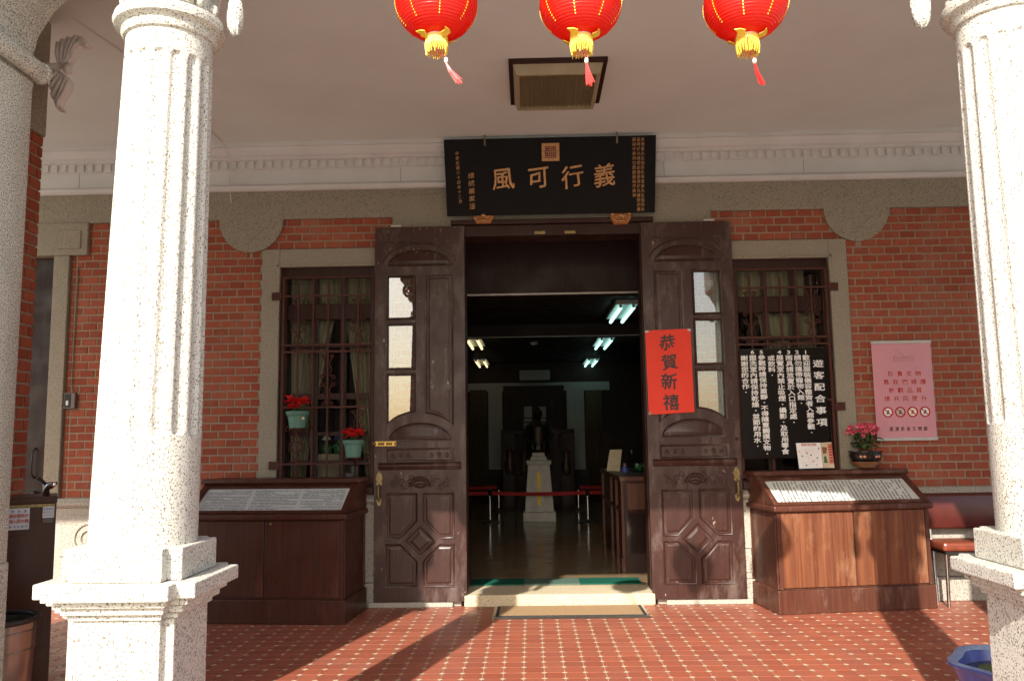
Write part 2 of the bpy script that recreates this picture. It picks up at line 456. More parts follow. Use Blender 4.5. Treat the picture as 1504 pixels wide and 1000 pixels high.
class MB:
    def __init__(s, M=None):
        s.v, s.f, s.M = [], [], M

    def add(s, verts, faces):
        n = len(s.v)
        if s.M is not None:
            verts = [s.M @ Vector(p) for p in verts]
        s.v.extend([Vector(p) for p in verts])
        s.f.extend([[i + n for i in f] for f in faces])
        return s

    def box(s, x0, x1, y0, y1, z0, z1):
        x0, x1 = sorted((x0, x1)); y0, y1 = sorted((y0, y1)); z0, z1 = sorted((z0, z1))
        return s.add([(x0, y0, z0), (x1, y0, z0), (x1, y1, z0), (x0, y1, z0), (x0, y0, z1), (x1, y0, z1), (x1, y1, z1), (x0, y1, z1)],
                     [(0, 3, 2, 1), (4, 5, 6, 7), (0, 1, 5, 4), (1, 2, 6, 5), (2, 3, 7, 6), (3, 0, 4, 7)])

    def loft(s, rings, cap=True, closed=True):
        n = len(rings[0])
        vs = [p for r in rings for p in r]
        fs = []
        for k in range(len(rings) - 1):
            for i in range(n if closed else n - 1):
                j = (i + 1) % n
                fs.append((k * n + i, k * n + j, (k + 1) * n + j, (k + 1) * n + i))
        if cap:
            fs.append(tuple(range(n))[::-1])
            fs.append(tuple((len(rings) - 1) * n + i for i in range(n)))
        return s.add(vs, fs)

    def prism(s, poly, axis, a, b):
        """poly: 2-D points; axis 'z': (x,y) swept in z; 'y': (x,z) swept in y; 'x': (y,z) swept in x"""
        def P(p, t):
            return {'z': (p[0], p[1], t), 'y': (p[0], t, p[1]), 'x': (t, p[0], p[1])}[axis]
        return s.loft([[P(p, a) for p in poly], [P(p, b) for p in poly]])

    def lathe(s, prof, c, seg=32, f=None, cap=True):
        rings = []
        for r, z in prof:
            ring = []
            for i in range(seg):
                t = 2 * math.pi * i / seg
                rr = f(r, z, t) if f else r
                ring.append((c[0] + rr * math.cos(t), c[1] + rr * math.sin(t), c[2] + z))
            rings.append(ring)
        return s.loft(rings, cap=cap)

    def tube(s, pts, r, seg=6, closed=False):
        pts = [Vector(p) for p in pts]
        n = len(pts)
        rr = r if isinstance(r, (list, tuple)) else [r] * n
        rings = []
        prev = None
        for i, p in enumerate(pts):
            a = pts[max(i - 1, 0)] if not closed else pts[(i - 1) % n]
            b = pts[min(i + 1, n - 1)] if not closed else pts[(i + 1) % n]
            t = (b - a).normalized() if (b - a).length > 1e-9 else Vector((0, 0, 1))
            if prev is None:
                u = t.orthogonal().normalized()
            else:
                u = (prev - t * prev.dot(t))
                u = u.normalized() if u.length > 1e-6 else t.orthogonal().normalized()
            prev = u
            w = t.cross(u)
            rings.append([p + (u * math.cos(2 * math.pi * k / seg) + w * math.sin(2 * math.pi * k / seg)) * rr[i] for k in range(seg)])
        if closed:
            rings.append(rings[0])
        return s.loft(rings, cap=not closed)

    def ball(s, c, rx, ry=None, rz=None, nu=12, nv=8, f=None):
        ry = ry or rx
        rz = rz or rx
        rings = []
        for j in range(nv + 1):
            ph = math.pi * (j / nv) - math.pi / 2
            ph = max(min(ph, math.pi / 2 - 0.02), -math.pi / 2 + 0.02)
            ring = []
            for i in range(nu):
                t = 2 * math.pi * i / nu
                q = f(t, ph) if f else 1.0
                ring.append((c[0] + rx * q * math.cos(ph) * math.cos(t), c[1] + ry * q * math.cos(ph) * math.sin(t), c[2] + rz * q * math.sin(ph)))
            rings.append(ring)
        return s.loft(rings)

    def build(s, name, m, parent=None, smooth=False, bevel=0, label=None, kind=None, group=None, cat=None, fix=True):
        xs = [p.x for p in s.v]; ys = [p.y for p in s.v]; zs = [p.z for p in s.v]
        o0 = Vector(((min(xs) + max(xs)) / 2, (min(ys) + max(ys)) / 2, min(zs)))
        me = bpy.data.meshes.new(name)
        me.from_pydata([p - o0 for p in s.v], [], s.f)
        if fix:
            bm = bmesh.new()
            bm.from_mesh(me)
            bmesh.ops.recalc_face_normals(bm, faces=bm.faces)
            bm.to_mesh(me)
            bm.free()
        me.materials.append(MT[m] if isinstance(m, str) else m)
        if smooth:
            me.polygons.foreach_set('use_smooth', [True] * len(me.polygons))
            if smooth != 'full':
                me.set_sharp_from_angle(angle=R(38))
        o = place(me, name, o0, parent)
        if bevel:
            md = o.modifiers.new('bevel', 'BEVEL')
            md.width = bevel
            md.segments = 2
            md.limit_method = 'ANGLE'
            md.angle_limit = R(40)
            md.harden_normals = False
        return setp(o, label, cat, group, kind)


def B(x0, x1, y0, y1, z0, z1, M=None):
    return MB(M).box(x0, x1, y0, y1, z0, z1)


# glyphs from Blender's built-in font
_fc = bpy.data.curves.new('glyph', 'FONT')
_fo = bpy.data.objects.new('glyph', _fc)
COL.objects.link(_fo)
_G = {}


def glyph(ch, off):
    k = (ch, off)
    if k not in _G:
        _fc.body = ch
        _fc.offset = off
        _fc.resolution_u = 2
        dg = bpy.context.evaluated_depsgraph_get()
        dg.update()
        me = bpy.data.meshes.new_from_object(_fo.evaluated_get(dg))
        vs = [(v.co.x, v.co.y) for v in me.vertices]
        fs = [tuple(p.vertices) for p in me.polygons]
        bpy.data.meshes.remove(me)
        if vs:
            x0, x1 = min(p[0] for p in vs), max(p[0] for p in vs)
            y0, y1 = min(p[1] for p in vs), max(p[1] for p in vs)
            cx = (x0 + x1) / 2
            cy = 0.36 if (y1 - y0) > 0.3 else (y0 + y1) / 2
            vs = [(p[0] - cx, p[1] - cy) for p in vs]
        _G[k] = (vs, fs)
    return _G[k]


def write(mb, items, O, U, V, N, lift=0.002, off=0.012, brush=0.0):
    """items: (char, u, v, height, width factor) in metres along U and V from O; N is the outward normal.
    off thickens the strokes by overprinting the glyph a little to each side"""
    O, U, V, N = map(Vector, (O, U, V, N))
    sh4 = ((0, 0), (1, 0), (-1, 0), (0, 1), (0, -1), (0.7, 0.7), (-0.7, -0.7), (0.7, -0.7), (-0.7, 0.7)) if off > 0.006 else ((0, 0),)
    for ch, u, v, h, wf in items:
        vs, fs = glyph(ch, 0)
        rot = random.uniform(-0.06, 0.06) if brush else 0
        sh = random.uniform(0.02, 0.14) if brush else 0
        base = []
        for a, c in vs:
            if brush:
                q = noise.noise_vector(Vector((a * 3.1 + u * 40, c * 3.1 + v * 40, 0.3)))
                a, c = a + q.x * brush, c + q.y * brush + sh * a
                a, c = a * math.cos(rot) - c * math.sin(rot), a * math.sin(rot) + c * math.cos(rot)
            base.append((a, c))
        for k, (da, dc) in enumerate(sh4):
            mb.add([O + U * (u + (a + da * off) * h * wf) + V * (v + (c + dc * off) * h) + N * (lift + 0.00006 * k) for a, c in base], fs)


def spiral(cx, cz, r0, turns, a0, sgn=1, n=16, r1=0.25):
    """spiral in the x-z plane, from radius r0 in to r0*r1"""
    out = []
    for i in range(n + 1):
        t = i / n
        r = r0 * (1 - t) + r0 * r1 * t
        a = a0 + sgn * turns * 2 * math.pi * t
        out.append((cx + r * math.cos(a), cz + r * math.sin(a)))
    return out


# ------------------------------------------------------------------ ground, porch floor
B(-200, 200, -400, 300, -0.30, -0.16).build('courtyard_ground', 'paving', kind='structure')
floor = B(-6.2, 6.2, -5.0, 0.0, -0.16, -0.004).build('floor', 'grout', kind='structure')
TP = 0.1235


def octa(s, c):
    return [(-s + c, -s), (s - c, -s), (s, -s + c), (s, s - c), (s - c, s), (-s + c, s), (-s, s - c), (-s, -s + c)]


def tile_mesh():
    h = TP / 2 - 0.0021
    mb = MB()
    mb.loft([[(x, y, -0.004) for x, y in octa(h, 0.021)], [(x, y, -0.0008) for x, y in octa(h, 0.021)],
             [(x, y, 0.0) for x, y in octa(h - 0.0012, 0.0206)]])
    return mb


TB = tile_mesh()
me_t = bpy.data.meshes.new('tile')
me_t.from_pydata(TB.v, [], TB.f)
me_t.materials.append(MT['tile'])
cells = []
for i in range(-50, 50):
    for j in range(0, 41):
        x, y = i * TP + 0.02, -0.02 - TP * (j + 0.5)
        d = Vector((x, y, 0)) - CAM
        z = d.dot(fw)
        px = 752 + FPX * d.dot(CR) / z if z > 0.2 else -999
        py = 500 - FPX * d.dot(CU) / z if z > 0.2 else 9999
        vis = 300 < px < 1440 and 880 < py < 1000 and not (px < 510 and py < 914) and not (1110 < px < 1376 and py < 902)
        cells.append((not vis, -py if vis else 0, x, y))
cells.sort()
rest, inl = MB(), MB()
for k, (nv, _, x, y) in enumerate(cells):
    if k < 300 and not nv:
        place(me_t, 'tile', (x, y, random.uniform(-0.0006, 0.0003)), floor)
    else:
        rest.add([(p.x + x, p.y + y, p.z) for p in TB.v], TB.f)
    s = 0.0195
    cx, cy = x + TP / 2, y + TP / 2
    inl.add([(cx - s, cy, -0.0003), (cx, cy - s, -0.0003), (cx + s, cy, -0.0003), (cx, cy + s, -0.0003)], [(0, 1, 2, 3)])
rest.build('tiles', 'tile', floor, kind='stuff', fix=False)
inl.build('inlay_squares', 'inlay', floor, kind='stuff', fix=False)

# ------------------------------------------------------------------ ceiling, beam
ZC = 4.06
ceil = B(-6.2, 6.2, -4.0, 0.35, ZC, ZC + 0.3).build('ceiling', 'plaster', kind='structure')
ZB = 3.76
B(-6.2, 6.2, -4.46, -4.0, ZB, 4.75).build('ceiling_beam', 'plaster_trim', kind='structure')

# ------------------------------------------------------------------ the house
house = root('mansion', (0, 0.15, 0), 'red brick house front with grey stone trim and open double doors', 'building')
DW, WI0, WI1, WZ0, WZ1 = 0.80, 1.585, 2.445, 1.01, 2.96     # door half width, window opening
SO = 2.605                                                  # outer edge of window surround
SD0, SD1 = -5.5, -4.49                                      # side door opening
back = MB()
TH = 0.30
for x0, x1, z0, z1 in ((-6.2, SD0, 0, 4.75), (SD0, SD1, 3.10, 4.75), (SD1, -WI1, 0, 4.75), (-WI1, -WI0, 0, WZ0), (-WI1, -WI0, WZ1, 4.75),
                       (-WI0, -DW, 0, 4.75), (-DW, DW, 3.27, 4.75), (DW, WI0, 0, 4.75), (WI0, WI1, 0, WZ0), (WI0, WI1, WZ1, 4.75), (WI1, 6.2, 0, 4.75)):
    back.box(x0, x1, 0.0, TH, z0, z1)
wall = back.build('wall', 'mortar', house)

# stone trim parts ---------------------------------------------------
ZBR = 3.40          # top of the brickwork
ZD = 0.93           # top of the dado
stone = MB()
band_y = -0.022


def tongue_poly(cx, r, z0, z1):
    return [(cx - r, z1), (cx - r, z0)] + [(cx - r * math.cos(math.pi * k / 18), z0 - 0.30 * math.sin(math.pi * k / 18)) for k in range(1, 18)] + [(cx + r, z0), (cx + r, z1)]


B(-6.2, 6.2, band_y, -0.0005, ZBR, 3.66).build('stone_band', 'wash', house)
for sx in (-1, 1):
    MB().prism(tongue_poly(sx * 2.715, 0.29, ZBR - 0.001, ZBR + 0.1), 'y', band_y - 0.003, -0.001).build('stone_drop', 'wash', house)
B(-1.43, 1.41, band_y - 0.012, -0.001, 3.285, 3.60).build('door_head', 'wash', house)
# keystone lines over the door
for x in (-0.16, 0.12):
    B(x - 0.003, x + 0.003, band_y - 0.0135, band_y, 3.30, 3.42).build('joint', 'mortar', house)
# dado
for x0, x1 in ((SD1 + 0.13, -0.83), (0.83, 6.2)):
    B(x0, x1, -0.05, -0.001, 0.20, 0.86).build('dado', 'dado', house, bevel=0.004)
    B(x0, x1, -0.075, -0.001, 0.0, 0.197).build('dado_base', 'dado', house, bevel=0.008)
    pr = [(-0.001, 0.862), (-0.062, 0.862), (-0.085, 0.885), (-0.085, 0.905), (-0.06, 0.925), (-0.045, 0.94), (-0.001, 0.94)]
    MB().prism(pr, 'x', x0, x1).build('dado_ledge', 'dado', house)
    n = max(1, int((x1 - x0) / 0.9))
    for k in range(n):
        a, b = x0 + (x1 - x0) * k / n + 0.05, x0 + (x1 - x0) * (k + 1) / n - 0.05
        if b - a > 0.2:
            B(a, b, -0.062, -0.049, 0.45, 0.80).build('dado_panel', 'dado', house, bevel=0.006)
            B(a, b, -0.058, -0.049, 0.25, 0.40).build('dado_panel', 'dado', house, bevel=0.006)
# carved ring on the dado far left
mbr = MB()
for rr in (0.13, 0.075):
    mbr.tube([(-4.05 + rr * math.cos(t), -0.064, 0.60 + rr * math.sin(t)) for t in [2 * math.pi * k / 24 for k in range(24)]], 0.016, 6, True)
mbr.build('dado_carving', 'dado', house, smooth=True)

# bricks -------------------------------------------------------------
BX, BZ, BJ = 0.1395, 0.0703, 0.0135


def brick_mesh(w, h, dep=0.007, ch=0.0025):
    mb = MB()
    a, b = w / 2, h / 2
    mb.loft([[(-a, 0, -b), (a, 0, -b), (a, 0, b), (-a, 0, b)], [(-a, -dep + ch, -b), (a, -dep + ch, -b), (a, -dep + ch, b), (-a, -dep + ch, b)],
             [(-a + ch, -dep, -b + ch), (a - ch, -dep, -b + ch), (a - ch, -dep, b - ch), (-a + ch, -dep, b - ch)]])
    return mb


_BM = {}


def brick_data(w):
    k = round(w, 3)
    if k not in _BM:
        vs = []
        for q in range(3):
            mb = brick_mesh(k, BZ - BJ)
            me = bpy.data.meshes.new('brick')
            me.from_pydata([p + Vector([random.uniform(-0.0014, 0.0014) for _ in range(3)]) * (1 if p.y < -0.002 else 0) for p in mb.v], [], mb.f)
            me.materials.append(MT['brick'])
            bm = bmesh.new(); bm.from_mesh(me)
            bmesh.ops.recalc_face_normals(bm, faces=bm.faces)
            bm.to_mesh(me); bm.free()
            vs.append(me)
        _BM[k] = vs
    return random.choice(_BM[k])


def cut(x0, x1, z0, z1, cx, r, zb):
    """trim a brick against the stone drop; returns the pieces left"""
    if z1 < zb - 0.30 or x1 < cx - r or x0 > cx + r:
        return [(x0, x1)]
    zz = max(z0, zb - 0.2999)
    hw = r * math.sqrt(max(0, 1 - min(1, ((zb - zz) / 0.30)) ** 2))
    out = []
    if cx - hw - x0 > 0.03:
        out.append((x0, min(x1, cx - hw)))
    if x1 - (cx + hw) > 0.03:
        out.append((max(x0, cx + hw), x1))
    return out


def bricks(part, x0, x1, z0, z1, limit=999, ex=None, far=None):
    """lay bricks on y=0 between x0..x1, z0..z1; ex: function(x0,x1,z0,z1)->list of kept spans"""
    extra = MB()
    row = 0
    z = z0
    n = 0
    while z + BZ * 0.7 <= z1 + 1e-6:
        x = x0 - (BX / 2 if row % 2 else 0)
        while x < x1 - 1e-6:
            a, b = max(x, x0), min(x + BX, x1)
            for a, b in (ex(a, b, z, z + BZ) if ex else [(a, b)]):
                w = b - a - BJ
                if w > 0.018:
                    c = ((a + b) / 2 + random.uniform(-.0015, .0015), 0.001 + random.uniform(-0.0015, 0.001), z + BZ / 2 + random.uniform(-.001, .001))
                    if far and far(c[0]) or n >= limit:
                        q = brick_mesh(w, BZ - BJ)
                        extra.add([p + Vector(c) for p in q.v], q.f)
                    else:
                        place(brick_data(w), 'brick', c, part)
                        n += 1
            x += BX
        z += BZ
        row += 1
    if extra.v:
        extra.build('bricks', 'brick', part, kind='stuff')
    return n


for sx in (-1, 1):
    cx = sx * 2.715
    ex = lambda a, b, c, d, cx=cx: cut(a, b, c, d, cx, 0.29, ZBR)
    # beside the window
    seg = B(*sorted((sx * SO, sx * 4.30)), -0.0008, 0.02, ZD + 0.011, ZBR).build('brick_panel', 'mortar', house)
    bricks(seg, *sorted((sx * SO, sx * 4.30)), ZD + 0.012, ZBR, 300, ex, (lambda x: x > 3.62) if sx > 0 else (lambda x: -3.88 < x < -3.22))
    # above the window
    seg = B(*sorted((sx * 1.43, sx * SO)), -0.0008, 0.02, 3.13, ZBR).build('brick_panel', 'mortar', house)
    bricks(seg, *sorted((sx * 1.43, sx * SO)), 3.125, ZBR, 300, ex)
    # between window surround and door (behind the leaf)
    seg = B(*sorted((sx * 0.86, sx * 1.425)), -0.0008, 0.02, ZD + 0.011, 3.12).build('brick_panel', 'mortar', house)
    bricks(seg, *sorted((sx * 0.90, sx * 1.425)), ZD + 0.012, 3.12, 300)
seg = B(4.302, 6.2, -0.0008, 0.02, ZD + 0.011, ZBR).build('brick_panel', 'mortar', house)
bricks(seg, 4.302, 6.2, ZD + 0.012, ZBR, 0)
seg = B(SD1 + 0.14, -4.302, -0.0008, 0.02, ZD + 0.011, ZBR).build('brick_panel', 'mortar', house)
bricks(seg, SD1 + 0.14, -4.302, ZD + 0.012, 3.13, 300)

# window surrounds and windows ----------------------------------------
for sx in (-1, 1):
    def X(a):
        return sx * a
    win = root('window', (sx * 2.015, 0.05, WZ0), parent=house)
    win['label'] = 'barred window with the black notice board' if sx > 0 else 'barred window with two teal flower pots'
    s = MB()
    for x0, x1, z0, z1 in ((WI1, SO, ZD + 0.012, 3.12), (1.43, WI0, ZD + 0.012, 3.12), (WI0, WI1, WZ1, 3.12)):
        s.box(X(x0), X(x1), -0.03, 0.0, z0, z1)
    s.build('stone_surround', 'wash', win, bevel=0.006)
    s = MB()
    for x0, x1, z0, z1 in ((WI1 - 0.004, WI1 + 0.022, ZD + 0.012, WZ1 + 0.022), (WI0 - 0.022, WI0 + 0.004, ZD + 0.012, WZ1 + 0.022), (WI0 - 0.022, WI1 + 0.022, WZ1 - 0.004, WZ1 + 0.023)):
        s.box(X(x0), X(x1), -0.040, -0.005, z0, z1)
    s.build('surround_bead', 'wash', win, bevel=0.006)
    # wooden casing
    s = MB()
    s.box(X(WI0), X(WI0 + 0.055), 0.02, 0.14, WZ0, WZ1)
    s.box(X(WI1 - 0.055), X(WI1), 0.02, 0.14, WZ0, WZ1)
    s.box(X(WI0 + 0.055), X(WI1 - 0.055), 0.02, 0.14, WZ1 - 0.085, WZ1)
    s.box(X(WI0 + 0.055), X(WI1 - 0.055), 0.02, 0.14, WZ0, WZ0 + 0.06)
    s.build('casing', 'frame', win, bevel=0.004)
    B(X(WI0), X(WI1), -0.10, 0.02, WZ0 - 0.065, WZ0 - 0.002).build('sill', 'frame', win, bevel=0.006)
    # sash
    a0, a1 = WI0 + 0.055, WI1 - 0.055
    third = (a1 - a0) / 3
    B(X(a0), X(a1), 0.05, 0.12, 2.49, 2.63).build('transom', 'frame', win, bevel=0.006)
    for k in (1, 2):
        xm = a0 + third * k
        B(X(xm - 0.022), X(xm + 0.022), 0.06, 0.11, 2.63, WZ1 - 0.085).build('mullion', 'frame', win)
        B(X(xm - 0.024), X(xm + 0.024), 0.06, 0.11, WZ0 + 0.06, 2.49).build('mullion', 'frame', win)
    for z in (1.22, 1.47, 1.79, 2.25):
        for k in range(3):
            B(X(a0 + third * k + 0.024), X(a0 + third * (k + 1) - 0.024), 0.065, 0.10, z - 0.016, z + 0.016 + (0.02 if z == 1.79 else 0)).build('glazing_bar', 'frame', win)
    for k in range(3):
        xa, xb = a0 + third * k + 0.02, a0 + third * (k + 1) - 0.02
        for za, zb in ((WZ0 + 0.05, 1.205), (1.235, 1.455), (1.485, 1.775), (1.82, 2.235), (2.265, 2.49), (2.63, WZ1 - 0.09)):
            B(X(xa), X(xb), 0.082, 0.086, za, zb).build('pane', 'winglass', win)
    # iron grille, each bar its own piece
    gy = -0.035
    xs = [1.60 + 0.1337 * k for k in range(7)]
    zt, zb_ = 2.845, 1.06
    for k, x in enumerate(xs):
        w = 0.012 if k in (0, 6) else 0.008
        top = zt if k in (0, 6) else (2.80 if k % 2 else zt - 0.02)
        bot = zb_ if k in (0, 2, 4, 6) else (zb_ if sx < 0 else 1.2)
        if k in (2, 4):
            top = zt
        B(X(x - w), X(x + w), gy - w, gy + w, bot, top).build('grille_bar', 'iron', win)
    for z in (zt + 0.01, 2.69, 2.25, 2.19, 1.70, 1.21, 1.05):
        B(X(xs[0] - 0.012), X(xs[6] + 0.012), gy - 0.017, gy - 0.0085, z - 0.009, z + 0.009).build('grille_rail', 'iron', win)
    for z in (2.69, 1.64 if sx > 0 else 1.20):
        B(X(xs[6] + 0.013), X(SO - 0.10), gy - 0.02, gy + 0.012, z - 0.035, z + 0.035).build('grille_clamp', 'iron', win)

    def scrollwork(xc, z0, z1, name='grille_scroll', wide=0.05, flip=1):
        for q in (-1, 1):
            H = z1 - z0
            pts = [(xc + q * p[0], p[1]) for p in
                   [(a, b) for a, b in spiral(wide * 0.72, z1 - H * 0.06, wide * 0.38, 1.1, 0.4, -1, 12)][::-1]]
            pts += [(xc + q * wide * 0.25, z1 - H * 0.20), (xc + q * wide * 0.75, z1 - H * 0.31), (xc + q * wide * 0.28, z1 - H * 0.42)]
            pts += [(xc + q * p[0], p[1]) for p in spiral(wide * 0.95, z1 - H * 0.47, wide * 0.45, 1.1, 2.6, -1, 12)]
            MB().tube([(X(a), gy, b) for a, b in pts], 0.006, 5).build(name, 'iron', win, smooth='full')
            pts = [(xc + q * p[0], p[1]) for p in spiral(wide * 0.95, z0 + H * 0.40, wide * 0.45, 1.1, 3.6, 1, 12)][::-1]
            pts += [(xc + q * wide * 0.28, z0 + H * 0.28), (xc + q * wide * 0.78, z0 + H * 0.19), (xc + q * wide * 0.2, z0 + H * 0.10)]
            pts += [(xc + q * p[0], p[1]) for p in spiral(wide * 0.72, z0 + H * 0.03, wide * 0.38, 1.1, 2.8, 1, 12)]
            MB().tube([(X(a), gy, b) for a, b in pts], 0.006, 5).build(name, 'iron', win, smooth='full')
    scrollwork(xs[1], 2.20, 2.68)
    scrollwork(xs[5], 2.20, 2.68)
    if sx < 0:
        scrollwork(xs[3], 1.72, 2.18)
        scrollwork(xs[5], 1.22, 1.52)
        scrollwork(xs[1], 1.33, 1.68)

# curtains (things of their own) ---------------------------------------
def drape(name, left, right, z0, z1, y, label, folds=7, amp=0.018, mat='curtain', nv=12):
    """left(t), right(t): x at height fraction t (0 top .. 1 bottom)"""
    nu = folds * 8
    mb = MB()
    vs, fs = [], []
    for j in range(nv + 1):
        t = j / nv
        for i in range(nu + 1):
            u = i / nu
            x = left(t) * (1 - u) + right(t) * u
            vs.append((x, y + amp * math.sin(u * folds * 2 * math.pi + 0.4 * math.sin(3 * t)) * (0.6 + 0.4 * t), z1 * (1 - t) + z0 * t))
    for j in range(nv):
        for i in range(nu):
            a = j * (nu + 1) + i
            fs.append((a, a + 1, a + nu + 2, a + nu + 1))
    mb.add(vs, fs)
    o = mb.build(name, mat, smooth='full', label=label, cat='curtain', fix=False)
    md = o.modifiers.new('solid', 'SOLIDIFY')
    md.thickness = 0.002
    return o


drape('curtain', lambda t: -2.40 + 0.01 * t, lambda t: -2.00 - 0.26 * t ** 0.8, 1.05, 2.50, 0.22, 'khaki curtain tied back behind the higher teal flower pot')
drape('curtain', lambda t: -1.90 + 0.20 * t, lambda t: -1.58 + 0.02 * t, 1.05, 2.50, 0.22, 'khaki curtain drawn aside behind the lower teal flower pot', 6)
drape('curtain', lambda t: -2.40, lambda t: -1.60, 2.60, 2.93, 0.22, 'short khaki curtain in the upper lights of the window with flower pots', 13, 0.014)
drape('curtain', lambda t: 1.86 + 0.09 * t, lambda t: 2.38, 1.9, 2.50, 0.22, 'khaki curtain hanging behind the window bars above the black notice', 8)
drape('curtain', lambda t: 1.60, lambda t: 2.30, 2.60, 2.93, 0.22, 'short khaki curtain in the upper lights above the black notice', 11, 0.014)

# door frame and threshold ---------------------------------------------
s = MB()
s.box(-0.895, -0.805, -0.055, 0.2, 0.0, 3.30)
df = s.build('door_jamb', 'frame', house, bevel=0.006)
B(0.805, 0.895, -0.055, 0.2, 0.0, 3.30).build('door_jamb', 'frame', house, bevel=0.006)
B(-0.805, 0.805, -0.05, 0.2, 3.20, 3.30).build('door_lintel', 'frame', house, bevel=0.006)
B(-0.90, 0.90, -0.085, 0.02, 3.302, 3.345).build('door_lintel_cap', 'frame', house, bevel=0.006)
for x in (-0.79, 0.79):
    B(x - 0.012, x + 0.012, -0.02, 0.16, 0.12, 3.198).build('door_stop', 'frame', house, bevel=0.003)
for x in (-0.11, 0.16):
    B(x - 0.05, x + 0.05, -0.075, -0.051, 3.205, 3.235).build('door_stay', 'brass_old', house, bevel=0.004)
B(-0.803, 0.803, -0.13, 0.30, 0.0, 0.10).build('threshold', 'stepstone', house, bevel=0.012)
for x0, x1 in ((-1.62, -0.90), (0.90, 1.62)):
    B(x0, x1, -0.11, -0.076, 0.0, 0.045).build('plinth_stone', 'dado', house, bevel=0.006)


def cen(poly):
    xs = [p[0] for p in poly]; zs = [p[1] for p in poly]
    return (min(xs) + max(xs)) / 2, (min(zs) + max(zs)) / 2, max(xs) - min(xs), max(zs) - min(zs)


def inset(poly, m):
    cx, cz, w, h = cen(poly)
    fx, fz = (w - 2 * m) / w, (h - 2 * m) / h
    return [(cx + (x - cx) * fx, cz + (z - cz) * fz) for x, z in poly]


def ring_mould(mb, poly, yb, yt, w):
    """raised bead that follows the polygon"""
    rs = [(0, yb), (0.2 * w, yt), (0.55 * w, yt + (yb - yt) * 0.15), (0.8 * w, yt + (yb - yt) * 0.6), (w, yb)]
    rings = [[(x, y, z) for x, z in inset(poly, m)] for m, y in rs]
    mb.loft(rings, cap=False)


def raised(mb, poly, yb, yt, ch):
    mb.loft([[(x, yb, z) for x, z in poly], [(x, yb + (yt - yb) * 0.5, z) for x, z in poly], [(x, yt, z) for x, z in inset(poly, ch)]])


def arc_pts(x0, x1, cx, rx, z0, rz, n=10):
    out = []
    for k in range(n + 1):
        x = x0 + (x1 - x0) * k / n
        out.append((x, z0 + rz * math.sqrt(max(0, 1 - ((x - cx) / rx) ** 2))))
    return out


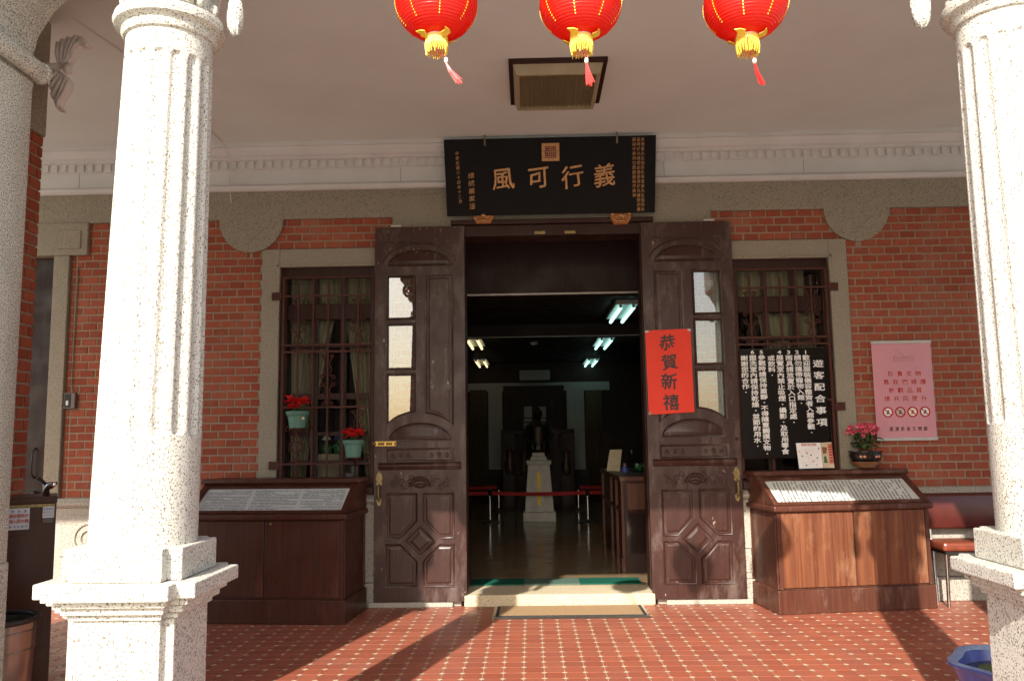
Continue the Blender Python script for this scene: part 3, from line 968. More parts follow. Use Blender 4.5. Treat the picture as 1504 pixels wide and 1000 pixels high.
for sx in (-1, 1):
    leaf = root('door_leaf', (sx * 1.175, -0.10, 0.05), parent=house)
    leaf['label'] = 'open wooden door leaf with a red paper on it' if sx > 0 else 'open wooden door leaf with a brass bolt'
    Mx = Matrix.Scale(-1, 4, (1, 0, 0)) if sx > 0 else None
    yf, yb = -0.125, -0.082

    def P():
        return MB(Mx)
    f = P()
    f.box(-1.57, -1.46, yf, yb, 0.05, 3.28)
    f.box(-1.22, -0.78, yf, yb, 0.05, 3.28)
    f.box(-1.46, -1.22, yf, yb, 0.05, 1.50)
    f.prism([(-1.46, 1.50), (-1.22, 1.50)] + arc_pts(-1.22, -1.46, -1.175, 0.36, 1.39, 0.26), 'y', yf, yb)
    f.box(-1.46, -1.22, yf, yb, 1.97, 2.02)
    f.box(-1.46, -1.22, yf, yb, 2.41, 2.46)
    f.box(-1.46, -1.22, yf, yb, 2.84, 3.28)
    f.build('leaf_frame', 'door', leaf)
    p3 = [(-1.46, 1.97)] + arc_pts(-1.46, -1.22, -1.175, 0.36, 1.39, 0.26) + [(-1.22, 1.97)]
    for poly in ([(-1.46, 2.46), (-1.22, 2.46), (-1.22, 2.84), (-1.46, 2.84)], [(-1.46, 2.02), (-1.22, 2.02), (-1.22, 2.41), (-1.46, 2.41)], p3):
        P().prism(poly, 'y', -0.108, -0.104).build('pane', 'glass', leaf)
        m = P()
        ring_mould(m, inset(poly, -0.012), yf + 0.0005, yf - 0.011, 0.022)
        m.build('pane_moulding', 'door', leaf, smooth=True)
    # tall wooden panel
    tall = [(-1.13, 2.85)] + arc_pts(-1.13, -0.88, -1.175, 0.36, 1.37, 0.26) + [(-0.88, 2.85)]
    m = P(); ring_mould(m, tall, yf + 0.0005, yf - 0.012, 0.02); m.build('panel_moulding', 'door', leaf, smooth=True)
    m = P(); raised(m, inset(tall, 0.032), yf + 0.0005, yf - 0.007, 0.014); m.build('panel', 'door', leaf)
    # half-round panels
    for zc, hz, hx in ((1.395, 0.16, 0.275), (2.925, 0.155, 0.285)):
        half = [(-1.175 - hx, zc)] + [(-1.175 - hx * math.cos(math.pi * k / 16), zc + hz * math.sin(math.pi * k / 16)) for k in range(1, 16)] + [(-1.175 + hx, zc)]
        half = half[::-1]
        m = P(); ring_mould(m, half, yf + 0.0005, yf - 0.012, 0.018); m.build('panel_moulding', 'door', leaf, smooth=True)
        m = P(); raised(m, inset(half, 0.022), yf + 0.0005, yf - 0.013, 0.02); m.build('panel', 'door', leaf, smooth=True)
    # upper frame line and arch line over the top panel
    m = P(); m.tube([(-1.175 - 0.33 * math.cos(math.pi * k / 16), yf, 2.93 + 0.20 * math.sin(math.pi * k / 16)) for k in range(1, 16)], 0.008, 6)
    m.build('arch_moulding', 'door', leaf, smooth='full')
    P().box(-1.48, -0.87, yf - 0.008, yf + 0.001, 3.135, 3.15).build('head_moulding', 'door', leaf, bevel=0.003)
    # carved strip, ledge, carved field with shell
    car = [(-1.47, 1.215), (-0.88, 1.215), (-0.88, 1.335), (-1.47, 1.335)]
    m = P(); ring_mould(m, car, yf + 0.0005, yf - 0.012, 0.018); m.build('panel_moulding', 'door', leaf, smooth=True)
    pr = [(yf + 0.001, 1.150), (yf - 0.018, 1.158), (yf - 0.022, 1.17), (yf - 0.032, 1.178), (yf - 0.036, 1.195), (yf - 0.02, 1.21), (yf + 0.001, 1.213)]
    P().prism(pr, 'x', -1.53, -0.82).build('ledge', 'door', leaf, smooth=True)
    m = P()
    for (zc, span, rr) in ((1.275, 0.26, 0.022), (1.04, 0.25, 0.035)):
        for q in (-1, 1):
            for k, off in enumerate((0.36, 0.62, 0.88)):
                c0 = -1.175 + q * span * off
                sg = 1 if k % 2 else -1
                sp = spiral(c0, zc + sg * rr * 0.25, rr, 1.3, -sg * 1.6, sg * q, 14)
                m.tube([(a, yf - 0.001, b) for a, b in sp], 0.0055, 5)
                if zc < 1.1:
                    sp = spiral(c0 + 0.02, zc - sg * rr * 1.3, rr * 0.7, 1.2, sg * 1.6, -sg * q, 12)
                    m.tube([(a, yf - 0.001, b) for a, b in sp], 0.0045, 5)
    m.build('scroll_carving', 'door', leaf, smooth='full', kind='stuff')
    m = P()
    for k in range(9):
        a = math.pi * (k + 0.5) / 9
        c = (-1.175 + 0.066 * math.cos(a), yf, 1.02 + 0.052 * math.sin(a))
        m.ball(c, 0.017, 0.014, 0.019, 8, 6)
    m.ball((-1.175, yf, 1.015), 0.05, 0.016, 0.022, 10, 6)
    m.tube([(-1.175 + 0.09 * math.cos(math.pi * k / 12), yf, 1.012 + 0.078 * math.sin(math.pi * k / 12)) for k in range(13)], 0.006, 6)
    m.build('shell_carving', 'frame', leaf, smooth='full')
    # lower panels around a diamond
    cx, cz, dh = -1.175, 0.55, 0.135
    x0, x1, z0, z1, st = -1.47, -0.88, 0.17, 0.955, 0.02
    for qx in (-1, 1):
        for qz in (-1, 1):
            xo, zo = (x0 if qx < 0 else x1), (z0 if qz < 0 else z1)
            xi, zi = cx + qx * st, cz + qz * st
            poly = [(xo, zo), (xi, zo), (xi, cz + qz * (dh + st * 1.6)), (cx + qx * (dh + st * 1.6), zi), (xo, zi)]
            if qx * qz > 0:
                poly = poly[::-1]
            m = P(); ring_mould(m, poly, yf + 0.0005, yf - 0.012, 0.018); m.build('panel_moulding', 'door', leaf, smooth=True)
            m = P(); raised(m, inset(poly, 0.032), yf + 0.0005, yf - 0.008, 0.012); m.build('panel', 'door', leaf)
    dia = [(cx - dh, cz), (cx, cz - dh), (cx + dh, cz), (cx, cz + dh)]
    m = P(); ring_mould(m, dia, yf + 0.0005, yf - 0.014, 0.026); m.build('panel_moulding', 'door', leaf, smooth=True)
    m = P(); raised(m, inset(dia, 0.045), yf + 0.0005, yf - 0.010, 0.03); m.build('panel', 'door', leaf)
    # brass handle
    h = P()
    hx = -1.525
    h.prism([(hx - 0.026, 1.03), (hx - 0.020, 1.055), (hx - 0.029, 1.08), (hx - 0.018, 1.12), (hx, 1.14), (hx + 0.018, 1.12), (hx + 0.029, 1.08), (hx + 0.020, 1.055), (hx + 0.026, 1.03), (hx, 1.012)], 'y', yf - 0.006, yf + 0.0005)
    h.prism([(hx - 0.022, 0.90), (hx, 0.925), (hx + 0.022, 0.90), (hx + 0.016, 0.865), (hx, 0.845), (hx - 0.016, 0.865)], 'y', yf - 0.006, yf + 0.0005)
    h.tube([(hx, yf - 0.004, 1.03), (hx, yf - 0.045, 1.01), (hx, yf - 0.055, 0.96), (hx, yf - 0.045, 0.91), (hx, yf - 0.004, 0.89)], [0.008, 0.009, 0.012, 0.009, 0.007], 8)
    h.box(hx - 0.013, hx + 0.013, yf - 0.014, yf - 0.005, 1.06, 1.095)
    h.build('handle', 'brass_old', leaf, smooth=True)
    P().box(-1.43, -1.34, yf - 0.01, yf + 0.03, 3.282, 3.298).build('top_catch', 'stripwhite', leaf, bevel=0.003)
    if sx < 0:
        m = P()
        m.tube([(-1.585, yf - 0.014, 1.375), (-1.37, yf - 0.014, 1.375)], 0.011, 8)
        m.box(-1.56, -1.38, yf - 0.006, yf + 0.0005, 1.355, 1.395)
        for x in (-1.54, -1.47, -1.40):
            m.box(x - 0.008, x + 0.008, yf - 0.028, yf - 0.004, 1.358, 1.392)
        m.build('bolt', 'brass', leaf, smooth=True)
    else:
        P().box(-1.555, -1.525, yf - 0.016, yf + 0.0005, 1.36, 1.39).build('catch', 'frame', leaf, bevel=0.003)

# side door at the far left ------------------------------------------------
sdr = root('side_door', (-5.0, 0.05, 0), parent=house)
B(SD0, SD1, 0.05, 0.10, 0.0, 3.10).build('side_door_leaf', 'halldark', sdr, bevel=0.004)
s = MB()
s.tube([(-4.62, 0.045, 1.12), (-4.62, 0.0, 1.15), (-4.62, -0.01, 1.25), (-4.62, 0.0, 1.35), (-4.62, 0.045, 1.38)], 0.008, 6)
s.build('door_pull', 'darkmetal', sdr, smooth='full')
MB().ball((-4.60, 0.02, 0.98), 0.03, 0.03, 0.03).build('door_knob', 'darkmetal', sdr, smooth='full')
s = MB()
s.box(SD1 - 0.002, SD1 + 0.14, -0.045, -0.001, 0.0, 3.10)
s.box(SD0, SD1 + 0.30, -0.0455, -0.001, 3.101, 3.40)
s.build('stone_surround', 'wash', sdr, bevel=0.008)
B(SD1 + 0.03, SD1 + 0.24, -0.056, -0.044, 3.16, 3.33).build('surround_panel', 'wash', sdr, bevel=0.006)

# cornice --------------------------------------------------------------------
cor = MB()
cor.prism([(-0.001, 3.66), (-0.055, 3.66), (-0.075, 3.675), (-0.075, 3.70), (-0.055, 3.715), (-0.03, 3.725), (-0.03, 3.86), (-0.05, 3.865), (-0.05, 3.93),
           (-0.10, 3.935), (-0.10, 3.955), (-0.13, 3.965), (-0.165, 4.0), (-0.175, 4.02), (-0.20, 4.025), (-0.20, 4.0595), (-0.001, 4.0595)], 'x', -6.2, 6.2)
cor = cor.build('cornice', 'plaster_trim', house)
dn = MB()
x = -6.1
while x < 6.1:
    dn.box(x, x + 0.050, -0.064, -0.0495, 3.868, 3.932)
    x += 0.082
dn.build('dentils', 'plaster_trim', cor, kind='stuff')

# ------------------------------------------------------------------ columns
CY = -4.20


def cross(cx, cy, a, b):
    return [(cx - b, cy - a), (cx + b, cy - a), (cx + b, cy - b), (cx + a, cy - b), (cx + a, cy + b), (cx + b, cy + b),
            (cx + b, cy + a), (cx - b, cy + a), (cx - b, cy + b), (cx - a, cy + b), (cx - a, cy - b), (cx - b, cy - b)]


def column(cx, label):
    c = root('column', (cx, CY, 0), label, 'column', 'granite columns of the porch')
    ped = MB()
    for z0, z1, a, b in ((0.12, 0.792, 0.190, 0.155), (0.0, 0.12, 0.235, 0.19)):
        ped.prism(cross(cx, CY, a, b), 'z', z0, z1)
    ped.build('pedestal', 'stone', c, bevel=0.006)
    cap = MB()
    for z0, z1, a, b in ((0.793, 0.815, 0.205, 0.165), (0.816, 0.842, 0.228, 0.18), (0.843, 0.868, 0.25, 0.195), (0.869, 0.922, 0.285, 0.22), (0.923, 1.035, 0.215, 0.165)):
        cap.prism(cross(cx, CY, a, b), 'z', z0, z1)
    cap.build('pedestal_cap', 'stone', c, bevel=0.006)
    NF, SEG = 16, 16 * 12
    zf0, zf1 = 1.43, 2.90

    def rad(z):
        t = max(0, (z - 1.03) / (3.0 - 1.03))
        return 0.190 - 0.027 * t ** 1.2

    def fl(r, z, t):
        u = (t / (2 * math.pi) * NF) % 1.0
        g = max(0.0, 1 - ((u - 0.5) / 0.34) ** 2)
        rr = 0.022
        e = min((z - zf0) / rr, (zf1 - z) / rr)
        if e < 0:
            return r
        w = math.sqrt(max(0, 1 - (1 - min(1, e)) ** 2))
        g = max(0.0, 1 - ((u - 0.5) / (0.34 * max(w, 0.05))) ** 2)
        return r - 0.0125 * math.sqrt(g) * min(1, w * 1.2)
    zs = [1.02, 1.2, zf0 - 0.003, zf0, zf0 + 0.005, zf0 + 0.012, zf0 + 0.022, zf0 + 0.04] + [zf0 + 0.04 + (zf1 - zf0 - 0.08) * k / 10 for k in range(1, 11)]
    zs += [zf1 - 0.022, zf1 - 0.012, zf1 - 0.005, zf1, zf1 + 0.003, 2.97, 3.0]
    sh_ = MB().lathe([(rad(z), z) for z in zs], (cx, CY, 0), SEG, fl)
    for v in sh_.v:
        v.x -= math.copysign(0.035, cx) * max(0, v.z - 1.03) / 1.97
    sh_.build('shaft', 'stone', c, smooth=True)
    cx -= math.copysign(0.035, cx)
    MB().lathe([(0.155, 2.985), (0.174, 2.99), (0.182, 3.005), (0.182, 3.022), (0.19, 3.03), (0.208, 3.036), (0.214, 3.055), (0.208, 3.075), (0.155, 3.08)], (cx, CY, 0), 64).build('astragal', 'stone', c, smooth=True)

    def bell(r, z, t):
        u = abs(math.sin(t * 12))
        return r - 0.012 * (1 - u) ** 2 if z < 3.4 else r
    MB().lathe([(0.160, 3.075), (0.160, 3.16), (0.165, 3.26), (0.18, 3.38), (0.22, 3.50), (0.26, 3.545)], (cx, CY, 0), 144, bell).build('capital_bell', 'stone', c, smooth=True)
    ab = MB()
    ab.prism(cross(cx, CY, 0.30, 0.25), 'z', 3.546, 3.60)
    ab.prism(cross(cx, CY, 0.27, 0.22), 'z', 3.601, ZB + 0.001)
    ab.build('abacus', 'stone', c, bevel=0.008)
    # corner volutes with fruit drops, small buds between
    for a in (45, 135, 225, 315):
        t = R(a)
        dx, dy = math.cos(t), math.sin(t)
        v = MB()
        sp = spiral(0.275, 3.40, 0.085, 1.6, 1.6, -1, 26, 0.15)
        v.tube([(cx + dx * p, CY + dy * p, z) for p, z in sp], [0.024 - 0.012 * k / 26 for k in range(27)], 8)
        v.tube([(cx + dx * p, CY + dy * p, z) for p, z in ((0.165, 3.10), (0.18, 3.25), (0.22, 3.40), (0.275, 3.485))], [0.022, 0.026, 0.028, 0.024], 8)
        v.build('volute', 'stone', c, smooth='full')
    for a in range(0, 360, 30):
        t = R(a)
        MB().ball((cx + 0.172 * math.cos(t), CY + 0.172 * math.sin(t), 3.125), 0.02, 0.02, 0.028, 8, 6).build('bud', 'stone', c, smooth='full')
    return c


colL = column(-1.68, 'fluted granite column in the sun beside the dark wooden display cabinet')
colR = column(1.69, 'fluted granite column in the sun beside the blue water basin')


# stone drops hanging from the capitals on the door side
def drop(c, x, zb, zt, wd, label):
    m = MB()

    def f(t, ph):
        return 1 + 0.10 * math.cos(6 * t + 3 * ph)
    m.ball((x, CY, zb + 0.085), wd, wd * 0.9, 0.085, 20, 12, f)
    m.ball((x, CY, zb + 0.165), wd * 0.7, wd * 0.7, 0.05, 14, 8, f)
    m.tube([(x, CY, zb + 0.18), (x + (0.03 if x < 0 else -0.03) * -1, CY, zt)], [wd * 0.5, 0.02], 8)
    m.build('fruit_drop', 'stone_side', c, smooth='full')  # pier granite in place of column granite, its tone imitating shade


drop(colL, -1.385, 3.02, 3.44, 0.032, '')
drop(colR, 1.345, 2.985, 3.44, 0.038, '')
for c, x, q in ((colL, -1.385, -1), (colR, 1.345, 1)):
    MB().tube([(x, CY, 3.36), (x + q * 0.06, CY, 3.42), (x + q * 0.15, CY, 3.46)], [0.03, 0.035, 0.03], 8).build('drop_stem', 'stone', c, smooth='full')


# ------------------------------------------------------------------ pilasters (wide piers flanking the porch opening)
def pilaster(sx, label):
    c = root('pilaster', (sx * 3.5, -4.2, 0), label, 'pilaster', 'stone piers flanking the porch opening')

    def X(a):
        return sx * a
    xi = 2.385
    MB().box(X(xi + 0.02), X(4.95), -4.5, -3.885, 0.0, ZB).build('pier_core', 'stone_side', c)
    # inner face: shaped stone shaft with a hollow
    prof = [(-4.52, xi + 0.03), (-4.50, xi), (-4.40, xi), (-4.34, xi + 0.015), (-4.28, xi + 0.018), (-4.20, xi + 0.012), (-4.12, xi), (-4.02, xi), (-3.90, xi), (-3.875, xi + 0.012), (-3.87, xi + 0.04), (-3.87, xi + 0.2), (-4.52, xi + 0.2)]
    MB().prism([(X(b), a) for a, b in prof], 'z', 0.93, 2.98).build('shaft', 'stone_side', c, smooth=True)
    s = MB()
    s.box(X(xi + 0.004), X(xi + 0.2), -4.53, -3.866, 0.0, 0.929)
    s.build('pedestal', 'stone_side', c, bevel=0.01)
    # long scroll running front to back, and the flaring capital above
    s = MB()
    s.tube([(X(xi - 0.012), -4.62, 3.04), (X(xi - 0.012), -3.86, 3.04)], 0.042, 14)
    s.build('scroll', 'stone_side', c, smooth=True)
    for yy in (-4.622, -3.858):
        s = MB()
        s.tube([(X(xi - 0.012), yy - 0.012, 3.04), (X(xi - 0.012), yy + 0.012, 3.04)], 0.047, 14)
        s.tube([(X(xi - 0.012), yy - 0.024, 3.04), (X(xi - 0.012), yy + 0.024, 3.04)], 0.02, 10)
        s.build('scroll_end', 'stone_side', c, smooth=True)
    pr = [(xi + 0.2, 2.985), (xi + 0.03, 2.985), (xi + 0.035, 3.05), (xi + 0.04, 3.12), (xi + 0.02, 3.22), (xi - 0.05, 3.34), (xi - 0.11, 3.40), (xi - 0.11, ZB), (xi + 0.2, ZB)]
    s = MB()
    s.prism([(X(a), z) for a, z in pr], 'y', -4.56, -3.84)
    s.build('capital', 'stone_side', c, smooth=True)
    return c


pilaster(-1, 'weathered grey stone pier with long scroll beside the steel bin')
pilaster(1, 'weathered grey stone pier beyond the column with the blue basin')

# brick pier behind the left pilaster with the plaster acanthus bracket
pier = root('brick_pier', (-3.5, -2.65, 0), 'narrow red brick pier with stone head behind the wooden water dispenser', 'pier')
pcore = B(-3.80, -3.245, -2.92, -2.385, 0.0, 3.31).build('pier_core', 'mortar', pier)
B(-3.80, -3.225, -2.935, -2.37, 3.312, ZC).build('pier_head', 'wash', pier, bevel=0.01)
z, row = 0.012, 0
while z < 3.30:
    y = -2.92 - (0.07 if row % 2 else 0)
    while y < -2.385 - 0.02:
        a, b = max(y, -2.92), min(y + 0.14, -2.372)
        if b - a > 0.04:
            o = place(brick_data(b - a - BJ), 'brick', (-3.2445, (a + b) / 2, z + BZ / 2), pcore)
            o.rotation_euler = (0, 0, R(90))
        y += 0.14
    z += BZ
    row += 1
# acanthus: two curling leaves and a bud, relief with real thickness
ac = root('acanthus_bracket', (-3.13, -2.50, 3.35), 'pale plaster acanthus leaf bracket on the brick pier head', 'bracket')


def acp(px, py):
    p = W(px, py, -2.53)
    return (p.x, p.z)


def acanthus(outline, veins):
    pts = [acp(*p) for p in outline]
    m = MB()
    cx = sum(p[0] for p in pts) / len(pts)
    cz = sum(p[1] for p in pts) / len(pts)
    m.loft([[(x, -2.49, z) for x, z in pts], [(x, -2.525, z) for x, z in pts], [(cx + (x - cx) * 0.86, -2.545, cz + (z - cz) * 0.86) for x, z in pts]])
    lf_ = m.build('leaf', 'acan', ac)
    for v in veins:
        q = [acp(*p) for p in v]
        n = len(q)
        MB().tube([(x, -2.548, z) for x, z in q], [0.007 + 0.007 * math.sin(math.pi * (i + 0.6) / n) for i in range(n)], 6).build('lobe', 'acan', lf_, smooth='full')


acanthus(((84, 96), (80, 80), (80, 68), (86, 63), (88, 57), (96, 58), (99, 53), (106, 56), (111, 51), (118, 53), (124, 56), (126, 61), (133, 66), (129, 69), (119, 68), (112, 75), (108, 86), (101, 95), (92, 98)),
         (((88, 94), (86, 80), (87, 64)), ((92, 94), (92, 78), (95, 60)), ((96, 93), (99, 78), (105, 59)), ((99, 91), (105, 74), (114, 56)), ((104, 84), (112, 68), (122, 60), (130, 66))))
acanthus(((80, 104), (75, 108), (72, 117), (75, 122), (72, 130), (76, 135), (75, 144), (80, 148), (81, 155), (85, 162), (93, 163), (88, 157), (92, 147), (98, 138), (103, 128), (104, 119), (98, 112), (90, 106)),
         (((86, 108), (80, 114), (75, 120)), ((89, 112), (82, 122), (75, 131)), ((93, 115), (86, 130), (78, 142)), ((98, 118), (92, 134), (84, 150)), ((101, 122), (97, 136), (88, 150), (86, 160))))
p = acp(101, 103)
MB().ball((p[0], -2.54, p[1]), 0.03, 0.03, 0.035, 12, 8).build('bud', 'acan', ac, smooth='full')
p0, p1 = acp(84, 98), acp(70, 100)
MB().tube([(p0[0], -2.51, p0[1]), (-3.23, -2.51, p0[1] + 0.01)], 0.03, 8).build('stem', 'acan', ac, smooth='full')

# ------------------------------------------------------------------ plaque over the door
pb, pt = Vector((0, -0.115, 3.372)), Vector((0, -0.25, 4.03))
PX0, PX1 = -0.945, 0.925
plq = root('name_plaque', (0, -0.18, 3.37), 'black lacquer name plaque with gilt carved characters leaning out over the door', 'plaque')
PV = (pt - pb)
PH = PV.length
PV.normalize()
PN = Vector((0, -PV.z, PV.y))
m = MB()
for q in (0,):
    a, b = pb, pt
    off = -PN * 0.03
    m.loft([[(PX0 + 0.015, a.y, a.z), (PX1 - 0.012, a.y, a.z), (PX1, b.y, b.z), (PX0, b.y, b.z)],
            [(PX0 + 0.015, a.y + off.y, a.z + off.z), (PX1 - 0.012, a.y + off.y, a.z + off.z), (PX1, b.y + off.y, b.z + off.z), (PX0, b.y + off.y, b.z + off.z)]])
m.build('board', 'lacquer', plq, bevel=0.003)


def pq(px, py):
    return ((px - 655) / 308 * (PX1 - PX0), (313 - (px - 655) * 0.013 - py) / 104 * PH)


PO = Vector((PX0, pb.y, pb.z))
m = MB()
it = []
for ch, px, py in (('風', 740, 263), ('可', 792, 261), ('行', 841, 260), ('義', 888, 259)):
    u, v = pq(px, py)
    it.append((ch, u, v, 0.205, 0.98))
for q in it:
    m = MB()
    write(m, [q], PO, (1, 0, 0), PV, PN, 0.004, 0.009, 0.05)
    m.build('character', 'gold', plq)
m = MB()
it = []
for k, ch in enumerate('中華民國六十四年十二月'):
    u, v = pq(674 + k * 0.3, 228 + k * 6.5)
    it.append((ch, u, v, 0.036, 0.9))
for k, ch in enumerate('總統嚴家淦'):
    u, v = pq(694 + k * 0.2, 258 + k * 10.4)
    it.append((ch, u, v, 0.054, 1.05))
for c, (px, n) in enumerate(((943.5, 16), (937.5, 16), (931, 13))):
    src = ['東港辜先生祖孫氏', '墓碑於光緒間創建', '國梅坪壽神位題額'][c] * 2
    for k in range(n):
        u, v = pq(px - k * 0.02, 211 + k * 6.25)
        it.append((src[k], u, v, 0.036, 0.9))
write(m, it, PO, (1, 0, 0), PV, PN, 0.003, 0.006, 0.02)
m.build('small_characters', 'gold', plq, kind='stuff')
u, v = pq(810, 227)
s = 0.078
m = MB()
q = [PO + Vector((1, 0, 0)) * (u + a * s) + PV * (v + b * s) for a, b in ((-1, -1), (1, -1), (1, 1), (-1, 1))]
m.loft([[p - PN * 0.001 for p in q], [p + PN * 0.008 for p in q]])
m.build('seal_frame', 'gold', plq, bevel=0.002)
m = MB()
s = 0.05
q = [PO + Vector((1, 0, 0)) * (u + a * s) + PV * (v + b * s) for a, b in ((-1, -1), (1, -1), (1, 1), (-1, 1))]
m.loft([[p + PN * 0.006 for p in q], [p + PN * 0.0105 for p in q]])
sq = m.build('seal', 'seal_dark', plq)
m = MB()
for i in range(5):
    a = -0.04 + i * 0.02
    for p0, p1 in (((a - 0.0018, -0.043), (a + 0.0018, 0.043 - 0.02 * (i % 2))), ((-0.043 + 0.02 * (i % 2), a - 0.002), (0.043, a + 0.002))):
        qq = [PO + Vector((1, 0, 0)) * (u + x) + PV * (v + y) for x, y in ((p0[0], p0[1]), (p1[0], p0[1]), (p1[0], p1[1]), (p0[0], p1[1]))]
        m.loft([[p + PN * 0.0104 for p in qq], [p + PN * 0.0125 for p in qq]])
m.build('seal_strokes', 'gold', plq)
for px in (712, 906):
    x = W(px, 204, -0.24).x
    MB().tube([(x, -0.235, 3.97), (x, -0.262, 4.01), (x, -0.262, 4.06)], 0.008, 6).build('hook', 'brass_old', plq)
# gilt brackets under the plaque
for px in (710, 912):
    p = W(px, 320, -0.10)
    c = root('gilt_bracket', (p.x, -0.09, p.z - 0.045), 'small gilt carved bracket under the signed end of the black plaque' if px < 800 else 'small gilt carved bracket under the plaque end with three columns of fine writing', 'bracket', 'gilt brackets under the plaque')
    m = MB()
    m.prism([(p.x - 0.095, p.z + 0.045), (p.x - 0.085, p.z - 0.01), (p.x - 0.06, p.z - 0.05), (p.x + 0.06, p.z - 0.05), (p.x + 0.085, p.z - 0.01), (p.x + 0.095, p.z + 0.045)], 'y', -0.10, -0.035)
    m.build('backing', 'seal', c, bevel=0.004)
    for q in (-1, 1):
        m = MB()
        sp = spiral(p.x + q * 0.045, p.z - 0.003, 0.034, 1.4, math.pi / 2, q, 18)
        m.tube([(a, -0.105, b) for a, b in sp], 0.0095, 6)
        m.ball((p.x + q * 0.075, -0.102, p.z + 0.032), 0.022, 0.014, 0.014)
        m.build('curl', 'gold', c, smooth='full')
    m = MB(); m.ball((p.x, -0.108, p.z - 0.03), 0.045, 0.02, 0.016); m.ball((p.x, -0.105, p.z + 0.02), 0.026, 0.016, 0.02)
    m.build('boss', 'gold', c, smooth='full')

# thin cable that crosses the ceiling and drops over the cornice
cb = [(-3.05, -2.45, ZC - 0.004), (-2.95, -1.9, ZC - 0.004), (-2.93, -0.9, ZC - 0.004), (-2.92, -0.24, ZC - 0.004), (-2.92, -0.208, ZC - 0.03), (-2.91, -0.185, 4.0), (-2.9, -0.12, 3.94), (-2.9, -0.072, 3.90), (-2.9, -0.05, 3.8), (-2.9, -0.08, 3.70), (-2.9, -0.06, 3.655), (-2.9, -0.03, 3.56)]
MB().tube(cb, 0.004, 5).build('ceiling_cable', 'plaster_trim', label='thin painted cable crossing the ceiling and dropping over the cornice', cat='cable')
for x in (-1.36, 2.27, -4.3, 1.02):
    B(x - 0.0015, x + 0.0015, -0.0315, -0.029, 3.727, 3.86).build('cornice_crack', 'tapecard', cor)

# ------------------------------------------------------------------ ceiling lamp
lx0, lx1, ly0, ly1 = -0.335, 0.365, -1.74, -0.98
lamp = root('ceiling_lamp', (0.015, -1.36, ZC - 0.1), 'square brown framed ceiling lamp with a louvre grid, unlit', 'lamp')
s = MB()
s.box(lx0, lx1, ly0, ly0 + 0.03, ZC - 0.03, ZC); s.box(lx0, lx1, ly1 - 0.03, ly1, ZC - 0.03, ZC)
s.box(lx0, lx0 + 0.03, ly0 + 0.03, ly1 - 0.03, ZC - 0.03, ZC); s.box(lx1 - 0.03, lx1, ly0 + 0.03, ly1 - 0.03, ZC - 0.03, ZC)
s.build('outer_frame', 'frame', lamp)
b0, b1, c0, c1 = lx0 + 0.03, lx1 - 0.03, ly0 + 0.03, ly1 - 0.03
d0, d1, e0, e1 = lx0 + 0.075, lx1 - 0.075, ly0 + 0.075, ly1 - 0.075
zl = ZC - 0.10
s = MB()
s.loft([[(b0, c0, ZC - 0.028), (b1, c0, ZC - 0.028), (b1, c1, ZC - 0.028), (b0, c1, ZC - 0.028)], [(d0 - 0.02, e0 - 0.02, zl), (d1 + 0.02, e0 - 0.02, zl), (d1 + 0.02, e1 + 0.02, zl), (d0 - 0.02, e1 + 0.02, zl)],
        [(d0, e0, zl), (d1, e0, zl), (d1, e1, zl), (d0, e1, zl)], [(d0, e0, zl + 0.05), (d1, e0, zl + 0.05), (d1, e1, zl + 0.05), (d0, e1, zl + 0.05)]], cap=False)
s.build('skirt', 'skirt', lamp)
B(d0, d1, e0, e1, zl + 0.045, zl + 0.05).build('diffuser', 'diffuser', lamp)
for k in range(1, 15):
    x = d0 + (d1 - d0) * k / 15
    B(x - 0.002, x + 0.002, e0, e1, zl + 0.012, zl + 0.036).build('louvre', 'louver', lamp)
for k in range(1, 16):
    y = e0 + (e1 - e0) * k / 16
    B(d0, d1, y - 0.002, y + 0.002, zl + 0.014, zl + 0.034).build('louvre', 'louver', lamp)


